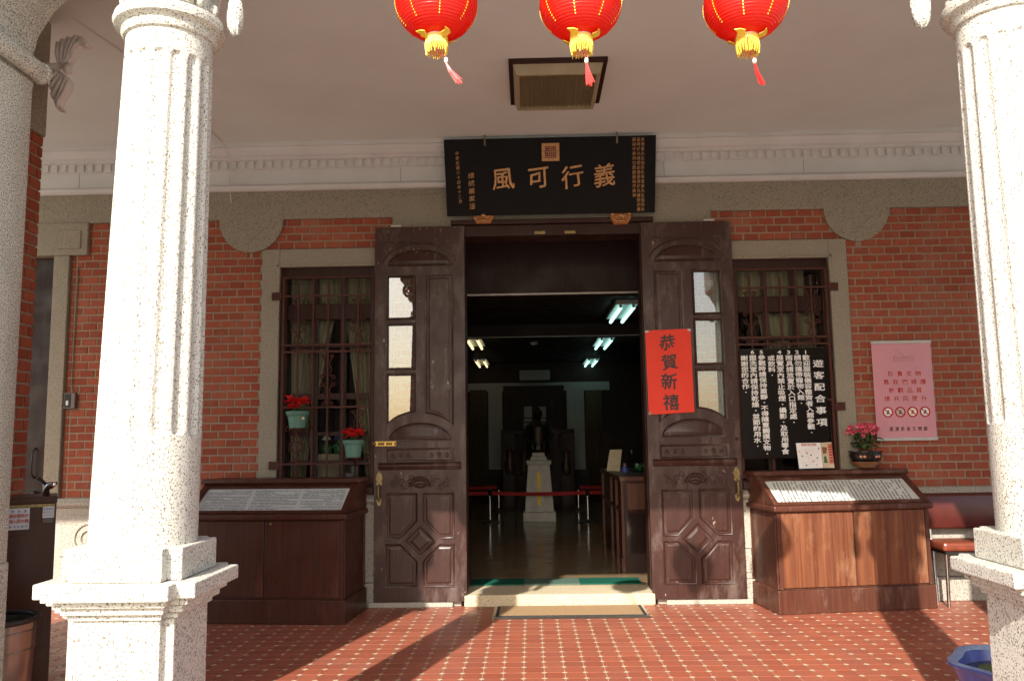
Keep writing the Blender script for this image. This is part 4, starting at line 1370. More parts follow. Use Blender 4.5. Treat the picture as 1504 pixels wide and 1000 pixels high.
# ------------------------------------------------------------------ lanterns
def lantern(x, z, label, bend, turn):
    y = CY
    t = root('lantern', (x, y, z - 0.2), label, 'lantern', 'red lanterns hanging between the columns')
    rx, rz = 0.165, 0.142
    prof = []
    NR = 30
    for k in range(NR * 4 + 1):
        ph = -math.pi / 2 + 0.24 + (math.pi - 0.48) * k / (NR * 4)
        w = math.cos(ph)
        rr = rx * (w ** 0.9) * (1 - 0.022 * (1 - abs(math.cos(math.pi * k / 4))) )
        prof.append((rr, rz * math.sin(ph)))

    def crinkle(r, zz, a):
        return r * (1 + 0.009 * noise.noise(Vector((math.cos(a) * 9, math.sin(a) * 9, zz * 120 + x * 10))))
    mb = MB()
    rings = []
    seg = 72
    for r, zz in prof:
        rings.append([(x + crinkle(r, zz, 2 * math.pi * i / seg) * math.cos(2 * math.pi * i / seg), y + crinkle(r, zz, 2 * math.pi * i / seg) * math.sin(2 * math.pi * i / seg), z + zz) for i in range(seg)])
    mb.loft(rings, cap=False)
    mb.build('silk_globe', 'silk', t, smooth='full')
    for k in range(8):
        a = turn + k * math.pi / 4
        m = MB()
        for j in range(1, 22):
            ph = -0.86 + j * 0.078
            rr = rx * (math.cos(ph) ** 0.9) + 0.0012
            zz = z + rz * math.sin(ph)
            ca, sa = math.cos(a), math.sin(a)
            m.box(-0.0018, 0.0018, -0.001, 0.001, -0.004, 0.004)
            for v in m.v[-8:]:
                v.xyz = (x + rr * ca + v.x * -sa + v.y * ca, y + rr * sa + v.x * ca + v.y * sa, zz + v.z)
        m.build('gold_seam', 'gold_bright', t)
    # collar, gold leaves, fringe
    zb = z - rz * 0.985
    MB().lathe([(0.036, 0.012), (0.043, 0.012), (0.043, -0.016), (0.036, -0.016), (0.036, 0.012)], (x, y, zb), 28, None, False).build('collar', 'beadwhite', t, smooth=True)
    for k in range(4):
        a = turn + 0.5 + k * math.pi / 2
        ca, sa = math.cos(a), math.sin(a)
        m = MB()
        L = [(0.045, 0.004, -0.010), (0.056, -0.020, -0.004), (0.072, -0.012, 0.003), (0.086, -0.018, 0.010), (0.080, 0.006, 0.008), (0.070, 0.020, 0.003), (0.056, 0.014, -0.004)]
        lo = [(x + r * ca - w * sa, y + r * sa + w * ca, zb + h - 0.004) for r, w, h in L]
        m.loft([lo, [(p[0], p[1], p[2] - 0.003) for p in lo]])
        m.build('gold_leaf', 'gold_bright', t)
    fr = MB()
    for k in range(64):
        a = 2 * math.pi * k / 64 + random.uniform(-.03, .03)
        l = 0.066 + random.uniform(-0.006, 0.012)
        sp = random.uniform(-0.004, 0.004)
        r0 = 0.0435
        fr.tube([(x + r0 * math.cos(a), y + r0 * math.sin(a), zb - 0.002), (x + (r0 + 0.002) * math.cos(a), y + (r0 + 0.002) * math.sin(a), zb - l * 0.6),
                 (x + (r0 - 0.004) * math.cos(a) + sp, y + (r0 - 0.004) * math.sin(a), zb - l)], 0.0019, 4)
    fr.build('fringe', 'gold_bright', t, kind='stuff')
    # tassel blown sideways
    pts = [(x, y, zb - 0.0), (x + 0.004, y, zb - 0.06), (x + 0.012 + bend * 0.06, y, zb - 0.098)]
    MB().tube(pts, 0.002, 5).build('tassel_cord', 'silk', t)
    bx = pts[-1]
    MB().lathe([(0.003, 0.012), (0.008, 0.008), (0.008, -0.008), (0.004, -0.012)], bx, 12).build('tassel_bead', 'beadwhite', t, smooth=True)
    m = MB()
    for k in range(26):
        a = random.uniform(0, 6.28)
        rr = random.uniform(0, 0.007)
        e = bend * 0.13 + random.uniform(-0.012, 0.012)
        ox, oy = rr * math.cos(a), rr * math.sin(a)
        le = 0.10 + random.uniform(-0.012, 0.008) - abs(bend) * 0.02
        m.tube([(bx[0] + ox * 0.5, bx[1] + oy * 0.5, bx[2] - 0.008), (bx[0] + ox + e * 0.35, bx[1] + oy, bx[2] - le * 0.5), (bx[0] + ox * 1.3 + e, bx[1] + oy * 1.3, bx[2] - le)], 0.0014, 4)
    m.build('tassel', 'silk', t, kind='stuff')
    MB().lathe([(0.05, -0.01), (0.055, 0.0), (0.045, 0.02), (0.02, 0.03)], (x, y, z + rz * 0.97), 24).build('top_cap', 'gold_bright', t, smooth=True)
    MB().tube([(x, y, z + rz), (x, y, ZB + 0.005)], 0.003, 5).build('cord', 'silk', t)


for px, lab, bend, tr in ((641, 'red silk lantern whose tassel swings farthest sideways', 0.42, 0.2), (852.5, 'red silk lantern hanging in front of the square ceiling lamp', 0.10, 0.55), (1095, 'red silk lantern beside the column with the blue basin', 0.20, 0.45)):
    p = W(px, 6, CY)
    lantern(p.x, p.z, lab, bend, tr)


# ------------------------------------------------------------------ display cabinets
def cabinet(cx, cyf, ang, wd, dp, faded, label, text, tl):
    """cx, cyf: centre of the front base edge; ang: turn about z"""
    c = root('display_cabinet', (cx, cyf + dp / 2, 0), label, 'cabinet')
    M = Matrix.Translation((cx, cyf, 0)) @ Matrix.Rotation(ang, 4, 'Z')
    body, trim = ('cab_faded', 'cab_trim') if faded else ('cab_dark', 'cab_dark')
    h = wd / 2

    def P():
        return MB(M)
    P().box(-h, h, 0, dp, 0, 0.185).build('plinth', trim, c, bevel=0.008)
    P().box(-h + 0.025, h - 0.025, 0.025, dp - 0.01, 0.186, 0.79).build('body', trim, c)
    for q in (0, 1):
        a = -h + 0.055 + q * (h - 0.05)
        P().box(a, a + h - 0.06, 0.012, 0.026, 0.20, 0.785).build('door_panel', body, c, bevel=0.004)
    for a in (-h + 0.022, h - 0.052):
        P().box(a, a + 0.03, 0.008, 0.03, 0.188, 0.79).build('corner_post', trim, c, bevel=0.004)
    for q in (-1, 1):
        for yy in (0.03, dp - 0.045):
            P().box(q * (h - 0.026), q * (h - 0.012), yy, yy + 0.03, 0.188, 0.79).build('corner_post', trim, c, bevel=0.003)
    # rim moulding
    P().box(-h - 0.012, h + 0.012, -0.022, dp, 0.792, 0.84).build('rim', trim, c, bevel=0.014)
    zt, yt = 1.06, 0.36
    for q in (-1, 1):
        s = P()
        s.prism([(0.02, 0.841), (dp - 0.005, 0.841), (dp - 0.005, zt), (yt, zt), ], 'x', q * (h - 0.005), q * (h - 0.035))
        s.build('side_board', trim, c, bevel=0.003)
    P().box(-h + 0.035, h - 0.035, dp - 0.03, dp - 0.006, 0.842, zt).build('back_board', trim, c)
    P().box(-h - 0.02, h + 0.02, yt - 0.06, dp + 0.01, zt + 0.001, zt + 0.042).build('top_board', trim, c, bevel=0.012)
    sl = Vector((0, yt - 0.03, zt - 0.845)).normalized()
    nn = Vector((0, -sl.z, sl.y))
    p0, p1 = Vector((0, 0.012, 0.842)), Vector((0, yt - 0.015, zt - 0.004))
    s = P()
    L = (p1 - p0).length

    def slab(x0, x1, a0, a1, t0, t1):
        q = [p0 + sl * a0 + Vector((x0, 0, 0)), p0 + sl * a0 + Vector((x1, 0, 0)), p0 + sl * a1 + Vector((x1, 0, 0)), p0 + sl * a1 + Vector((x0, 0, 0))]
        return [[p + nn * t0 for p in q], [p + nn * t1 for p in q]]
    for r in (slab(-h + 0.004, -h + 0.05, 0, L, -0.02, 0.012), slab(h - 0.05, h - 0.004, 0, L, -0.02, 0.012), slab(-h + 0.05, h - 0.05, 0, 0.035, -0.02, 0.010), slab(-h + 0.05, h - 0.05, L - 0.06, L, -0.02, 0.010)):
        s.loft(r)
    s.build('lid_frame', trim, c, bevel=0.004)
    s = P(); s.loft(slab(-h + 0.05, h - 0.05, 0.033, L - 0.058, -0.018, -0.008)); s.build('text_board', text, c, label=tl)
    MB(M).tube([(-0.0 + 0.05, 0.005, 0.765), (0.05, 0.014, 0.765)], 0.010, 10).build('lock', 'brass_old', c)
    return M


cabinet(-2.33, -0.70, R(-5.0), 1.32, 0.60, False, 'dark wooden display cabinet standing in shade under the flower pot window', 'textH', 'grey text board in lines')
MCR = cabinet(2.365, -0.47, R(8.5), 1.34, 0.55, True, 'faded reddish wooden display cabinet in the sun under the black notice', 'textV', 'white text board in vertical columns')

# ------------------------------------------------------------------ notices and posters
nb = root('notice_board', (1.97, -0.08, 1.2), 'black notice board with white vertical writing hung on the window bars', 'sign')
TL, TR, BR, BL = (W(1086, 514, -0.085), W(1212, 510, -0.085), W(1220, 674, -0.085), W(1092, 672, -0.085))
m = MB(); m.loft([[BL, BR, TR, TL], [p + Vector((0, 0.016, 0)) for p in (BL, BR, TR, TL)]]); m.build('board', 'black', nb, bevel=0.002)


def quadmap(px, py, Y):
    return W(px, py, Y)


def vcol(mb, text, x0, y0, x1, y1, hpx, Y, wf=1.0, off=0.02, lift=0.003):
    """write a vertical column of characters between two photo pixels on the plane y=Y"""
    n = len(text)
    a, b = W(x0, y0, Y), W(x1, y1, Y)
    pitch = (a.z - b.z) / max(1, n - 1)
    hm = min(hpx * (Y - CAM.y) / FPX, pitch * 0.99)
    wm = hpx * wf * (Y - CAM.y) / FPX
    its = []
    for k, ch in enumerate(text):
        p = a.lerp(b, k / max(1, n - 1))
        if ch != ' ':
            its.append((ch, p.x, p.z, hm * (0.85 if ch in '123456' else 1), (wm / hm) * (1.2 if ch in '123456' else 1)))
    write(mb, its, (0, Y, 0), (1, 0, 0), (0, 0, 1), (0, -1, 0), lift, off)


m = MB()
Yn = -0.085
vcol(m, '遊客配合事項', 1201.5, 534, 1207, 620, 11.5, Yn, 1.4, 0.02)
vcol(m, '1歡迎服裝儀容整齊者入館參觀．', 1183, 517, 1192, 635, 10.2, Yn, 1.08, 0.024)
vcol(m, '2請勿攜帶寵物入館．', 1170.5, 517, 1177, 592, 10.2, Yn, 1.08, 0.024)
vcol(m, '3雨具請放置於入口指定處．', 1158, 517, 1166, 620, 10.2, Yn, 1.08, 0.024)
vcol(m, '4展覽室內禁止吸煙．攝影．及取用零食', 1144.5, 517, 1153.5, 663, 10.2, Yn, 1.08, 0.024)
vcol(m, '或飲料．', 1132.5, 526, 1134, 551, 10.2, Yn, 1.08, 0.024)
vcol(m, '5參觀時請保持肅靜．不得隨意觸摸文物．', 1118, 517, 1127, 666, 10.2, Yn, 1.08, 0.024)
vcol(m, '6盥洗室內請保持乾燥．並節約用水．', 1105, 517, 1113, 655, 10.2, Yn, 1.08, 0.024)
vcol(m, '謝謝您的合作．', 1093, 526, 1095.5, 576, 10.2, Yn, 1.08, 0.024)
m.build('lettering', 'white', nb, kind='stuff')
m = MB()
for x0, y0, x1, y1 in ((1088, 513.5, 1211, 509.5),):
    a, b = W(x0, y0, -0.09), W(x1, y1, -0.09)
    m.tube([a, b], 0.003, 4)
m.build('hanging_wire', 'darkmetal', nb)

# red new-year paper on the door leaf
rp = root('red_paper', (0.95, -0.142, 1.6), 'bright red paper strip with black brush characters on the door leaf', 'poster')
Yr = -0.142
q = [W(953, 609, Yr), W(1020, 605, Yr), W(1014, 482.5, Yr), W(947.5, 485.5, Yr)]
m = MB(); m.loft([q, [p + Vector((0, 0.0015, 0)) for p in q]]); m.build('sheet', 'redpaper', rp)
it = []
for ch, px, py in (('恭', 980, 503), ('賀', 983, 532), ('新', 983, 560.5), ('禧', 986, 591)):
    p = W(px, py, Yr)
    it.append((ch, p.x, p.z, 0.142, 1.0))
for q in it:
    m = MB()
    write(m, [q], (0, Yr, 0), (1, 0, 0), (0, 0, 1), (0, -1, 0), 0.0012, 0.022, 0.045)
    m.build('brush_character', 'ink', rp)
for px, py in ((950, 487), (1012, 484.5), (955, 607)):
    p = W(px, py, Yr)
    B(p.x - 0.015, p.x + 0.015, Yr - 0.002, Yr - 0.0005, p.z - 0.01, p.z + 0.01).build('tape', 'plastic', rp)

# pink poster on the bricks
Yp = -0.03
pk = root('pink_poster', (2.98, -0.02, 1.35), 'pink poster with four red prohibition circles hung on the brick wall', 'poster')
q = [W(1289, 644, Yp), W(1377, 642, Yp), W(1366, 503, Yp), W(1279, 505, Yp)]
xa, xb, za, zb2 = (q[0].x + q[3].x) / 2, (q[1].x + q[2].x) / 2, (q[0].z + q[1].z) / 2, (q[2].z + q[3].z) / 2
B(xa, xb, Yp, Yp + 0.006, za, zb2).build('sheet', 'pink', pk)
B(xa - 0.005, xb + 0.005, Yp - 0.008, Yp + 0.008, zb2 - 0.004, zb2 + 0.022).build('top_rail', 'stripwhite', pk, bevel=0.003)
B(xa - 0.005, xb + 0.005, Yp - 0.008, Yp + 0.008, za - 0.022, za + 0.004).build('bottom_rail', 'stripwhite', pk, bevel=0.003)
pw, ph = xb - xa, zb2 - za


def pp(u, v):   # u 0..1 from left, v 0..1 from top
    return (u * pw, (1 - v) * ph)


m, m2 = MB(), MB()
it = []
for r, (line, u0, v) in enumerate((('珍貴文物', 0.29, 0.325), ('靠我們維護', 0.21, 0.412), ('參觀品質', 0.285, 0.50), ('請共同提升', 0.205, 0.588))):
    for k, ch in enumerate(line):
        u, vv = pp(u0 + k * 0.155, v)
        it.append((ch, u, vv, 0.050, 1.05))
write(m2, it, (xa, Yp, za), (1, 0, 0), (0, 0, 1), (0, -1, 0), 0.0012, 0.05)
write(m, it, (xa, Yp, za), (1, 0, 0), (0, 0, 1), (0, -1, 0), 0.002, 0.022)
m2.build('lettering_outline', 'paleedge', pk, kind='stuff')
m.build('lettering', 'redink', pk, kind='stuff')
m = MB()
it = []
for k, ch in enumerate('鹿港民俗文物館'):
    u, vv = pp(0.245 + k * 0.095, 0.905)
    it.append((ch, u, vv, 0.040, 0.85))
write(m, it, (xa, Yp, za), (1, 0, 0), (0, 0, 1), (0, -1, 0), 0.002, 0.008, 0.03)
m.build('signature', 'ink', pk, kind='stuff')
for k in range(4):
    u, vv = pp(0.205 + k * 0.207, 0.728)
    cx, cz = xa + u, za + vv
    m = MB()
    rr = 0.046
    m.lathe([(rr - 0.012, 0), (rr, 0), (rr, 0.001), (rr - 0.012, 0.001), (rr - 0.012, 0)], (0, 0, 0), 32, None, False)
    m.box(-rr + 0.004, rr - 0.004, -0.004, 0.004, 0.0005, 0.002)
    n8 = len(m.v) - 8
    for i, v in enumerate(m.v):
        if i >= n8:
            a, b = v.x, v.y
            v.x, v.y = a * 0.72 + b * 0.7, -a * 0.7 + b * 0.72
    m.v = [Vector((cx + v.x, Yp - 0.002 - v.z, cz + v.y)) for v in m.v]
    m.build('prohibition_ring', 'redink', pk)
    m = MB()
    m.ball((cx, Yp, cz), rr - 0.008, 0.0022, rr - 0.008, 20, 6)
    m.build('icon_disc', ('white', 'stripwhite', 'diffuser', 'white')[k], pk)
    m = MB()
    m.prism([(cx - 0.016, cz - 0.018), (cx + 0.018, cz - 0.014), (cx + 0.008, cz + 0.002), (cx + 0.014, cz + 0.014), (cx - 0.002, cz + 0.016), (cx - 0.008, cz)], 'y', Yp - 0.0028, Yp - 0.001)
    m.build('icon_figure', ('leafg', 'tapecard', 'greyink', 'tapecard')[k], pk)
# faint line drawing of a gabled house at the top of the poster
m = MB()


def pl(pts):
    m.tube([(xa + pp(u, v)[0], Yp - 0.001, za + pp(u, v)[1]) for u, v in pts], 0.0012, 4)


pl([(0.36, 0.20), (0.36, 0.155), (0.66, 0.155), (0.66, 0.20)]); pl([(0.34, 0.155), (0.42, 0.115), (0.46, 0.09), (0.50, 0.115), (0.56, 0.155)])
for k in range(7):
    pl([(0.38 + 0.038 * k, 0.20), (0.38 + 0.038 * k, 0.135)])
pl([(0.36, 0.06), (0.39, 0.07), (0.42, 0.06), (0.45, 0.075)]); pl([(0.62, 0.155), (0.65, 0.13), (0.69, 0.14), (0.70, 0.17), (0.68, 0.195)])
m.build('emblem', 'greyink', pk)

# ------------------------------------------------------------------ leaflets and begonia on the right cabinet
Yl = -0.13
lf = root('map_leaflet', (2.06, Yl, 1.1), 'white map leaflet propped up on the faded cabinet', 'leaflet')


def cab_pt(px, py, Y):
    return W(px, py, Y)


def sheet(rootobj, name, px, mat_, Y0=-0.10, Y1=-0.16, th=0.003):
    """four photo pixels bl, br, tr, tl; leaning back from Y1 (foot) to Y0 (top)"""
    q = [W(*px[0], Y1), W(*px[1], Y1), W(*px[2], Y0), W(*px[3], Y0)]
    mm = MB(); mm.loft([q, [p + Vector((0, th, 0)) for p in q]])
    mm.build(name, mat_, rootobj)
    return q


q = sheet(lf, 'sheet', ((1174, 688), (1209, 687), (1205, 650), (1169, 650.5)), 'white')


def bil(q, u, v):
    return q[0].lerp(q[1], u).lerp(q[3].lerp(q[2], u), v) + Vector((0, -0.002, 0))


random.seed(11)
m = MB()
for k in range(9):
    u = 0.12 + 0.09 * k
    m.tube([bil(q, u + 0.05 * math.sin(k * 2.1 + i), 0.1 + 0.65 * i / 4) for i in range(5)], 0.0009, 4)
    v = 0.12 + 0.075 * k
    m.tube([bil(q, 0.08 + 0.8 * i / 4, v + 0.03 * math.sin(k * 1.7 + i * 1.3)) for i in range(5)], 0.0008, 4)
m.build('map_lines', 'paleedge', lf)
for mat_, spots in (('redink', ((0.9, 0.78), (0.62, 0.27), (0.4, 0.6))), ('gold_bright', ((0.1, 0.66), (0.75, 0.14))), ('lily', ((0.32, 0.12), (0.55, 0.52), (0.18, 0.48), (0.8, 0.4)))):
    for u, v in spots:
        p = bil(q, u, v)
        MB().ball(p, 0.007, 0.001, 0.007, 8, 4).build('map_mark', mat_, lf)
m = MB()
its = [(ch, bil(q, 0.24 + 0.09 * k, 0.925).x, bil(q, 0.2, 0.925).z, 0.022, 0.9) for k, ch in enumerate('鹿港民俗文物館')]
write(m, its, (0, bil(q, 0.5, 0.92).y, 0), (1, 0, 0), (0, 0, 1), (0, -1, 0), 0.001, 0.01)
m.build('heading', 'redink', lf)
lf2 = root('cream_leaflet', (2.22, Yl, 1.1), 'cream leaflet with a red title frame beside the map leaflet', 'leaflet')
q = sheet(lf2, 'sheet', ((1209.5, 687), (1226, 687), (1221, 649), (1205.5, 650)), 'inlay')
m = MB()
for a, b, c, d in ((0.62, 0.66, 0.22, 0.90), (0.94, 0.98, 0.22, 0.90), (0.62, 0.98, 0.88, 0.93), (0.62, 0.98, 0.19, 0.24)):
    z4 = [bil(q, a, c), bil(q, b, c), bil(q, b, d), bil(q, a, d)]
    m.loft([z4, [p + Vector((0, -0.001, 0)) for p in z4]])
m.build('title_frame', 'redink', lf2)
m = MB()
for k in range(6):
    p = bil(q, 0.8, 0.82 - 0.105 * k)
    m.box(p.x - 0.011, p.x + 0.011, p.y - 0.001, p.y, p.z - 0.008, p.z + 0.008)
m.build('title_blocks', 'redink', lf2)
m = MB()
z4 = [bil(q, 0.08, 0.55), bil(q, 0.42, 0.58), bil(q, 0.52, 0.80), bil(q, 0.06, 0.84)]
m.loft([z4, [p + Vector((0, -0.001, 0)) for p in z4]]); m.build('picture', 'clay', lf2)
m = MB()
z4 = [bil(q, 0.10, 0.20), bil(q, 0.42, 0.20), bil(q, 0.36, 0.46), bil(q, 0.16, 0.46)]
m.loft([z4, [p + Vector((0, -0.001, 0)) for p in z4]]); m.build('picture', 'leafg', lf2)


def leaf_blade(m, base, d, up_, L, wd, droop=0.3, n=4):
    """a pointed leaf with a mid fold"""
    base, d = Vector(base), Vector(d).normalized()
    side = d.cross(Vector(up_)).normalized()
    nrm = side.cross(d).normalized()
    vs, fs = [], []
    for i in range(n + 1):
        t = i / n
        c = base + d * (L * t) + nrm * (-droop * L * t * t)
        w = wd * math.sin(math.pi * min(1, t * 0.9 + 0.08)) if i < n else 0.001
        vs += [c - side * w + nrm * w * 0.35, c, c + side * w + nrm * w * 0.35]
    for i in range(n):
        a = i * 3
        fs += [(a, a + 1, a + 4, a + 3), (a + 1, a + 2, a + 5, a + 4)]
    m.add(vs, fs)


bp = W(1272, 686, -0.13)
bg_ = root('begonia_pot', (bp.x, -0.13, bp.z), 'black glazed bowl of pink begonias on the faded cabinet', 'potted plant')
bz, k_ = bp.z, 1.0
MB().lathe([(0.07, 0.0), (0.115, 0.035), (0.128, 0.05), (0.12, 0.052), (0.05, 0.02)], (bp.x, -0.13, bz), 32).build('saucer', 'clay', bg_, smooth=True)
MB().lathe([(0.09, 0.045), (0.125, 0.07), (0.135, 0.10), (0.128, 0.118), (0.138, 0.13), (0.138, 0.138), (0.122, 0.136), (0.118, 0.12), (0.02, 0.115)], (bp.x, -0.13, bz), 36).build('bowl', 'blackpot', bg_, smooth=True)
for a in (-125, -112, -72, -60):
    t = R(a)
    MB().ball((bp.x + 0.128 * math.cos(t), -0.13 + 0.128 * math.sin(t), bz + 0.093), 0.018, 0.008, 0.012, 10, 6).build('painted_lotus', 'paint_lotus', bg_, smooth='full')
MB().lathe([(0.118, 0.12), (0.06, 0.132), (0.01, 0.135)], (bp.x, -0.13, bz), 20).build('soil', 'soil', bg_)
random.seed(5)
st, lv, fl_ = MB(), MB(), MB()
for k in range(9):
    a = 2 * math.pi * k / 9
    st.tube([(bp.x + 0.015 * math.cos(a), -0.13 + 0.015 * math.sin(a), bz + 0.125), (bp.x + 0.05 * math.cos(a), -0.13 + 0.04 * math.sin(a), bz + 0.21), (bp.x + 0.09 * math.cos(a), -0.13 + 0.06 * math.sin(a), bz + 0.29)], 0.0045, 5)
for k in range(64):
    a = random.uniform(0, 6.28)
    r = random.uniform(0.01, 0.08)
    leaf_blade(lv, (bp.x + r * math.cos(a), -0.13 + r * math.sin(a), bz + random.uniform(0.17, 0.30)), (math.cos(a), math.sin(a), random.uniform(-0.15, 0.45)), (0, 0, 1), random.uniform(0.045, 0.085), random.uniform(0.016, 0.026))
fc = [(random.gauss(0, 0.055), random.gauss(0, 0.04), random.uniform(0.295, 0.37)) for _ in range(30)] + [(-0.03, -0.06, 0.27), (0.10, -0.02, 0.31), (0.06, -0.05, 0.29)]
for fx, fy, fz in fc:
    c = Vector((bp.x + fx, -0.13 + fy, bz + fz))
    for k in range(16):
        d = Vector((random.gauss(0, 1), random.gauss(-0.5, 1), random.gauss(0.3, 1))).normalized()
        leaf_blade(fl_, c, d, (0.3, 0.2, 1), random.uniform(0.018, 0.027), random.uniform(0.012, 0.017), 0.6, 3)
st.build('stems', 'leafg', bg_, smooth='full')
lv.build('foliage', 'leafg', bg_, kind='stuff', fix=False)
fl_.build('blossoms', 'pinkf', bg_, kind='stuff', fix=False)


# ------------------------------------------------------------------ poinsettias on ring brackets
def poinsettia(px, py_top, py_bot, rpx, label, seed, lift, tagged):
    random.seed(seed)
    Y = -0.17
    t, b = W(px, py_top, Y), W(px, py_bot, Y)
    r = rpx * (Y - CAM.y) / FPX
    H = t.z - b.z
    c = root('poinsettia_pot', (b.x, Y, b.z), label, 'potted plant', 'poinsettia pots on the window bars')
    x, z = b.x, b.z
    MB().lathe([(r * 0.62, 0.0), (r * 0.66, 0.003), (r * 0.84, H * 0.72), (r * 0.90, H * 0.74), (r * 0.95, H * 0.80), (r * 1.0, H * 0.98), (r * 0.98, H), (r * 0.90, H * 0.99), (r * 0.82, H * 0.80), (0.01, H * 0.8)], (x, Y, z), 36).build('pot', 'teal', c, smooth=True)
    MB().lathe([(r * 0.82, H * 0.81), (r * 0.4, H * 0.84), (0.01, H * 0.85)], (x, Y, z), 16).build('soil', 'soil', c)
    if tagged:
        B(x + r * 0.55, x + r * 0.75, Y - r * 0.80, Y - r * 0.62, z + H * 0.5, z + H * 0.66).build('price_tag', 'inlay', c)
    g, p = MB(), MB()
    for k in range(12):
        a = 6.28 * k / 12 + random.uniform(-.2, .2)
        leaf_blade(g, (x, Y, z + H * 0.9), (math.cos(a), math.sin(a), random.uniform(0.2, 0.8)), (0, 0, 1), r * random.uniform(0.7, 0.95), r * 0.22)
    heads = [(-0.38, -0.2, 0.55 * r + lift), (0.42, -0.15, 0.48 * r + lift), (0.0, -0.45, 0.30 * r), (0.05, 0.3, 0.55 * r)]
    for hx, hy, hz in heads:
        c0 = Vector((x + hx * r, Y + hy * r, z + H + hz))
        for k in range(11):
            a = 6.28 * k / 11 + random.uniform(-.25, .25)
            leaf_blade(p, c0, (math.cos(a), math.sin(a) - 0.25, random.uniform(0.1, 1.5)), (0, 0.6, 1), r * random.uniform(0.6, 0.9), r * random.uniform(0.2, 0.28), 0.3)
        g.tube([(x, Y, z + H * 0.8), c0], 0.004, 5)
    g.build('leaves', 'leafg', c, kind='stuff', fix=False)
    p.build('red_bracts', 'petal', c, kind='stuff', fix=False)
    # iron ring that holds it belongs to the grille side
    m = MB()
    m.tube([(x + r * 0.72 * math.cos(a), Y + r * 0.72 * math.sin(a), z - 0.004) for a in [6.2832 * k / 20 for k in range(20)]], 0.006, 5, True)
    m.tube([(x, -0.04, z - 0.07), (x, Y, z - 0.01)], 0.006, 5)
    for q in (-1, 1):
        m.tube([(x + q * r * 0.45, Y + r * 0.5, z - 0.004), (x + q * r * 0.45, -0.035, z - 0.004)], 0.006, 5)
        sp = spiral(x + q * r * 1.05, z - 0.005, r * 0.35, 1.2, 0 if q < 0 else math.pi, 1 if q < 0 else -1, 14)
        m.tube([(a, -0.06, b_) for a, b_ in sp], 0.005, 5)
    m.build('ring_bracket', 'iron', c, smooth='full')


poinsettia(437, 604, 629, 17.5, 'teal pot of red poinsettia on the upper ring bracket of the window', 3, 0.02, True)
poinsettia(519, 646, 671.5, 16, 'teal pot of red poinsettia on the lower ring bracket near the door', 9, 0.0, False)

# ------------------------------------------------------------------ things on the inner window board
B(-2.445, -1.585, 0.14, 0.62, 0.98, 1.03).build('inner_sill', 'frame', house)
Yi = 0.27
a, b = W(463, 667, Yi), W(504, 700, Yi)
B(a.x, b.x, Yi, Yi + 0.22, 1.031, a.z).build('carton', 'carton', label='pale brown carton behind the window bars under the green figurines', cat='box', bevel=0.004)
a2, b2 = W(505, 682, Yi), W(525, 702, Yi)
bk = root('dark_book', (a2.x, Yi, 1.031), 'dark grey book box standing beside the pale carton', 'book')
B(a2.x, b2.x, Yi, Yi + 0.09, 1.031, a2.z).build('cover', 'tapecard', bk, bevel=0.003)
m = MB()
its = [(ch, b2.x - 0.045, a2.z - 0.03 - 0.028 * k, 0.024, 1) for k, ch in enumerate('鹿港民俗')]
write(m, its, (0, Yi, 0), (1, 0, 0), (0, 0, 1), (0, -1, 0), 0.001, 0.02)
m.build('lettering', 'white', bk)
MB().ball((a2.x + 0.035, Yi, 1.06), 0.045, 0.003, 0.06, 12, 6).build('pink_picture', 'paleedge', bk)
for px, hat, lab in ((479, True, 'small green figurine with a white hat on the carton'), (497, False, 'small green figurine with a dark hat on the carton')):
    p = W(px, 665, Yi + 0.08)
    z = a.z
    x, y = p.x, Yi + 0.09
    f = root('green_figurine', (x, y, z), lab, 'figurine')
    MB().lathe([(0.038, 0.0), (0.045, 0.03), (0.048, 0.055), (0.04, 0.085), (0.022, 0.10), (0.02, 0.105)], (x, y, z), 20).build('body', 'jade', f, smooth='full')
    MB().ball((x, y, z + 0.118), 0.022, 0.022, 0.024).build('head', 'jade', f, smooth='full')
    MB().lathe([(0.044, 0.128), (0.046, 0.134), (0.03, 0.155), (0.005, 0.168)], (x, y, z), 20).build('hat', 'white' if hat else 'blueink', f, smooth='full')
    for q in (-1, 1):
        MB().tube([(x + q * 0.035, y - 0.015, z + 0.085), (x + q * 0.05, y - 0.03, z + 0.06), (x + q * 0.02, y - 0.048, z + 0.05)], 0.011, 6).build('arm', 'jade', f, smooth='full')

# ------------------------------------------------------------------ bench on the right
bn = root('bench', (3.9, -0.3, 0), 'maroon leather bench with padded back against the wall behind the faded cabinet', 'bench')
bx0, bx1 = 3.065, 4.75
s = MB(); s.box(bx0, bx1, -0.46, -0.12, 0.455, 0.525); s.build('seat', 'leather_seat', bn, bevel=0.022)
s = MB(); s.loft([[(bx0, -0.155, 0.60), (bx1, -0.155, 0.60), (bx1, -0.09, 0.60), (bx0, -0.09, 0.60)], [(bx0, -0.185, 0.73), (bx1, -0.185, 0.73), (bx1, -0.09, 0.73), (bx0, -0.09, 0.73)],
                   [(bx0, -0.145, 0.89), (bx1, -0.145, 0.89), (bx1, -0.09, 0.90), (bx0, -0.09, 0.90)]])
s.build('backrest', 'leather', bn, bevel=0.02, smooth=True)
B(bx0 + 0.02, bx1 - 0.02, -0.45, -0.13, 0.432, 0.454).build('seat_frame', 'darkmetal', bn)
for x in (3.13, 3.85, 4.6):
    MB().tube([(x, -0.34, 0.0), (x - 0.03, -0.42, 0.44)], 0.014, 10).build('leg', 'steel', bn, smooth=True)
    MB().tube([(x, -0.15, 0.0), (x - 0.01, -0.15, 0.44)], 0.014, 10).build('leg', 'steel', bn, smooth=True)
    MB().tube([(x - 0.01, -0.14, 0.45), (x - 0.01, -0.125, 0.62)], 0.010, 8).build('back_support', 'steel', bn, smooth=True)

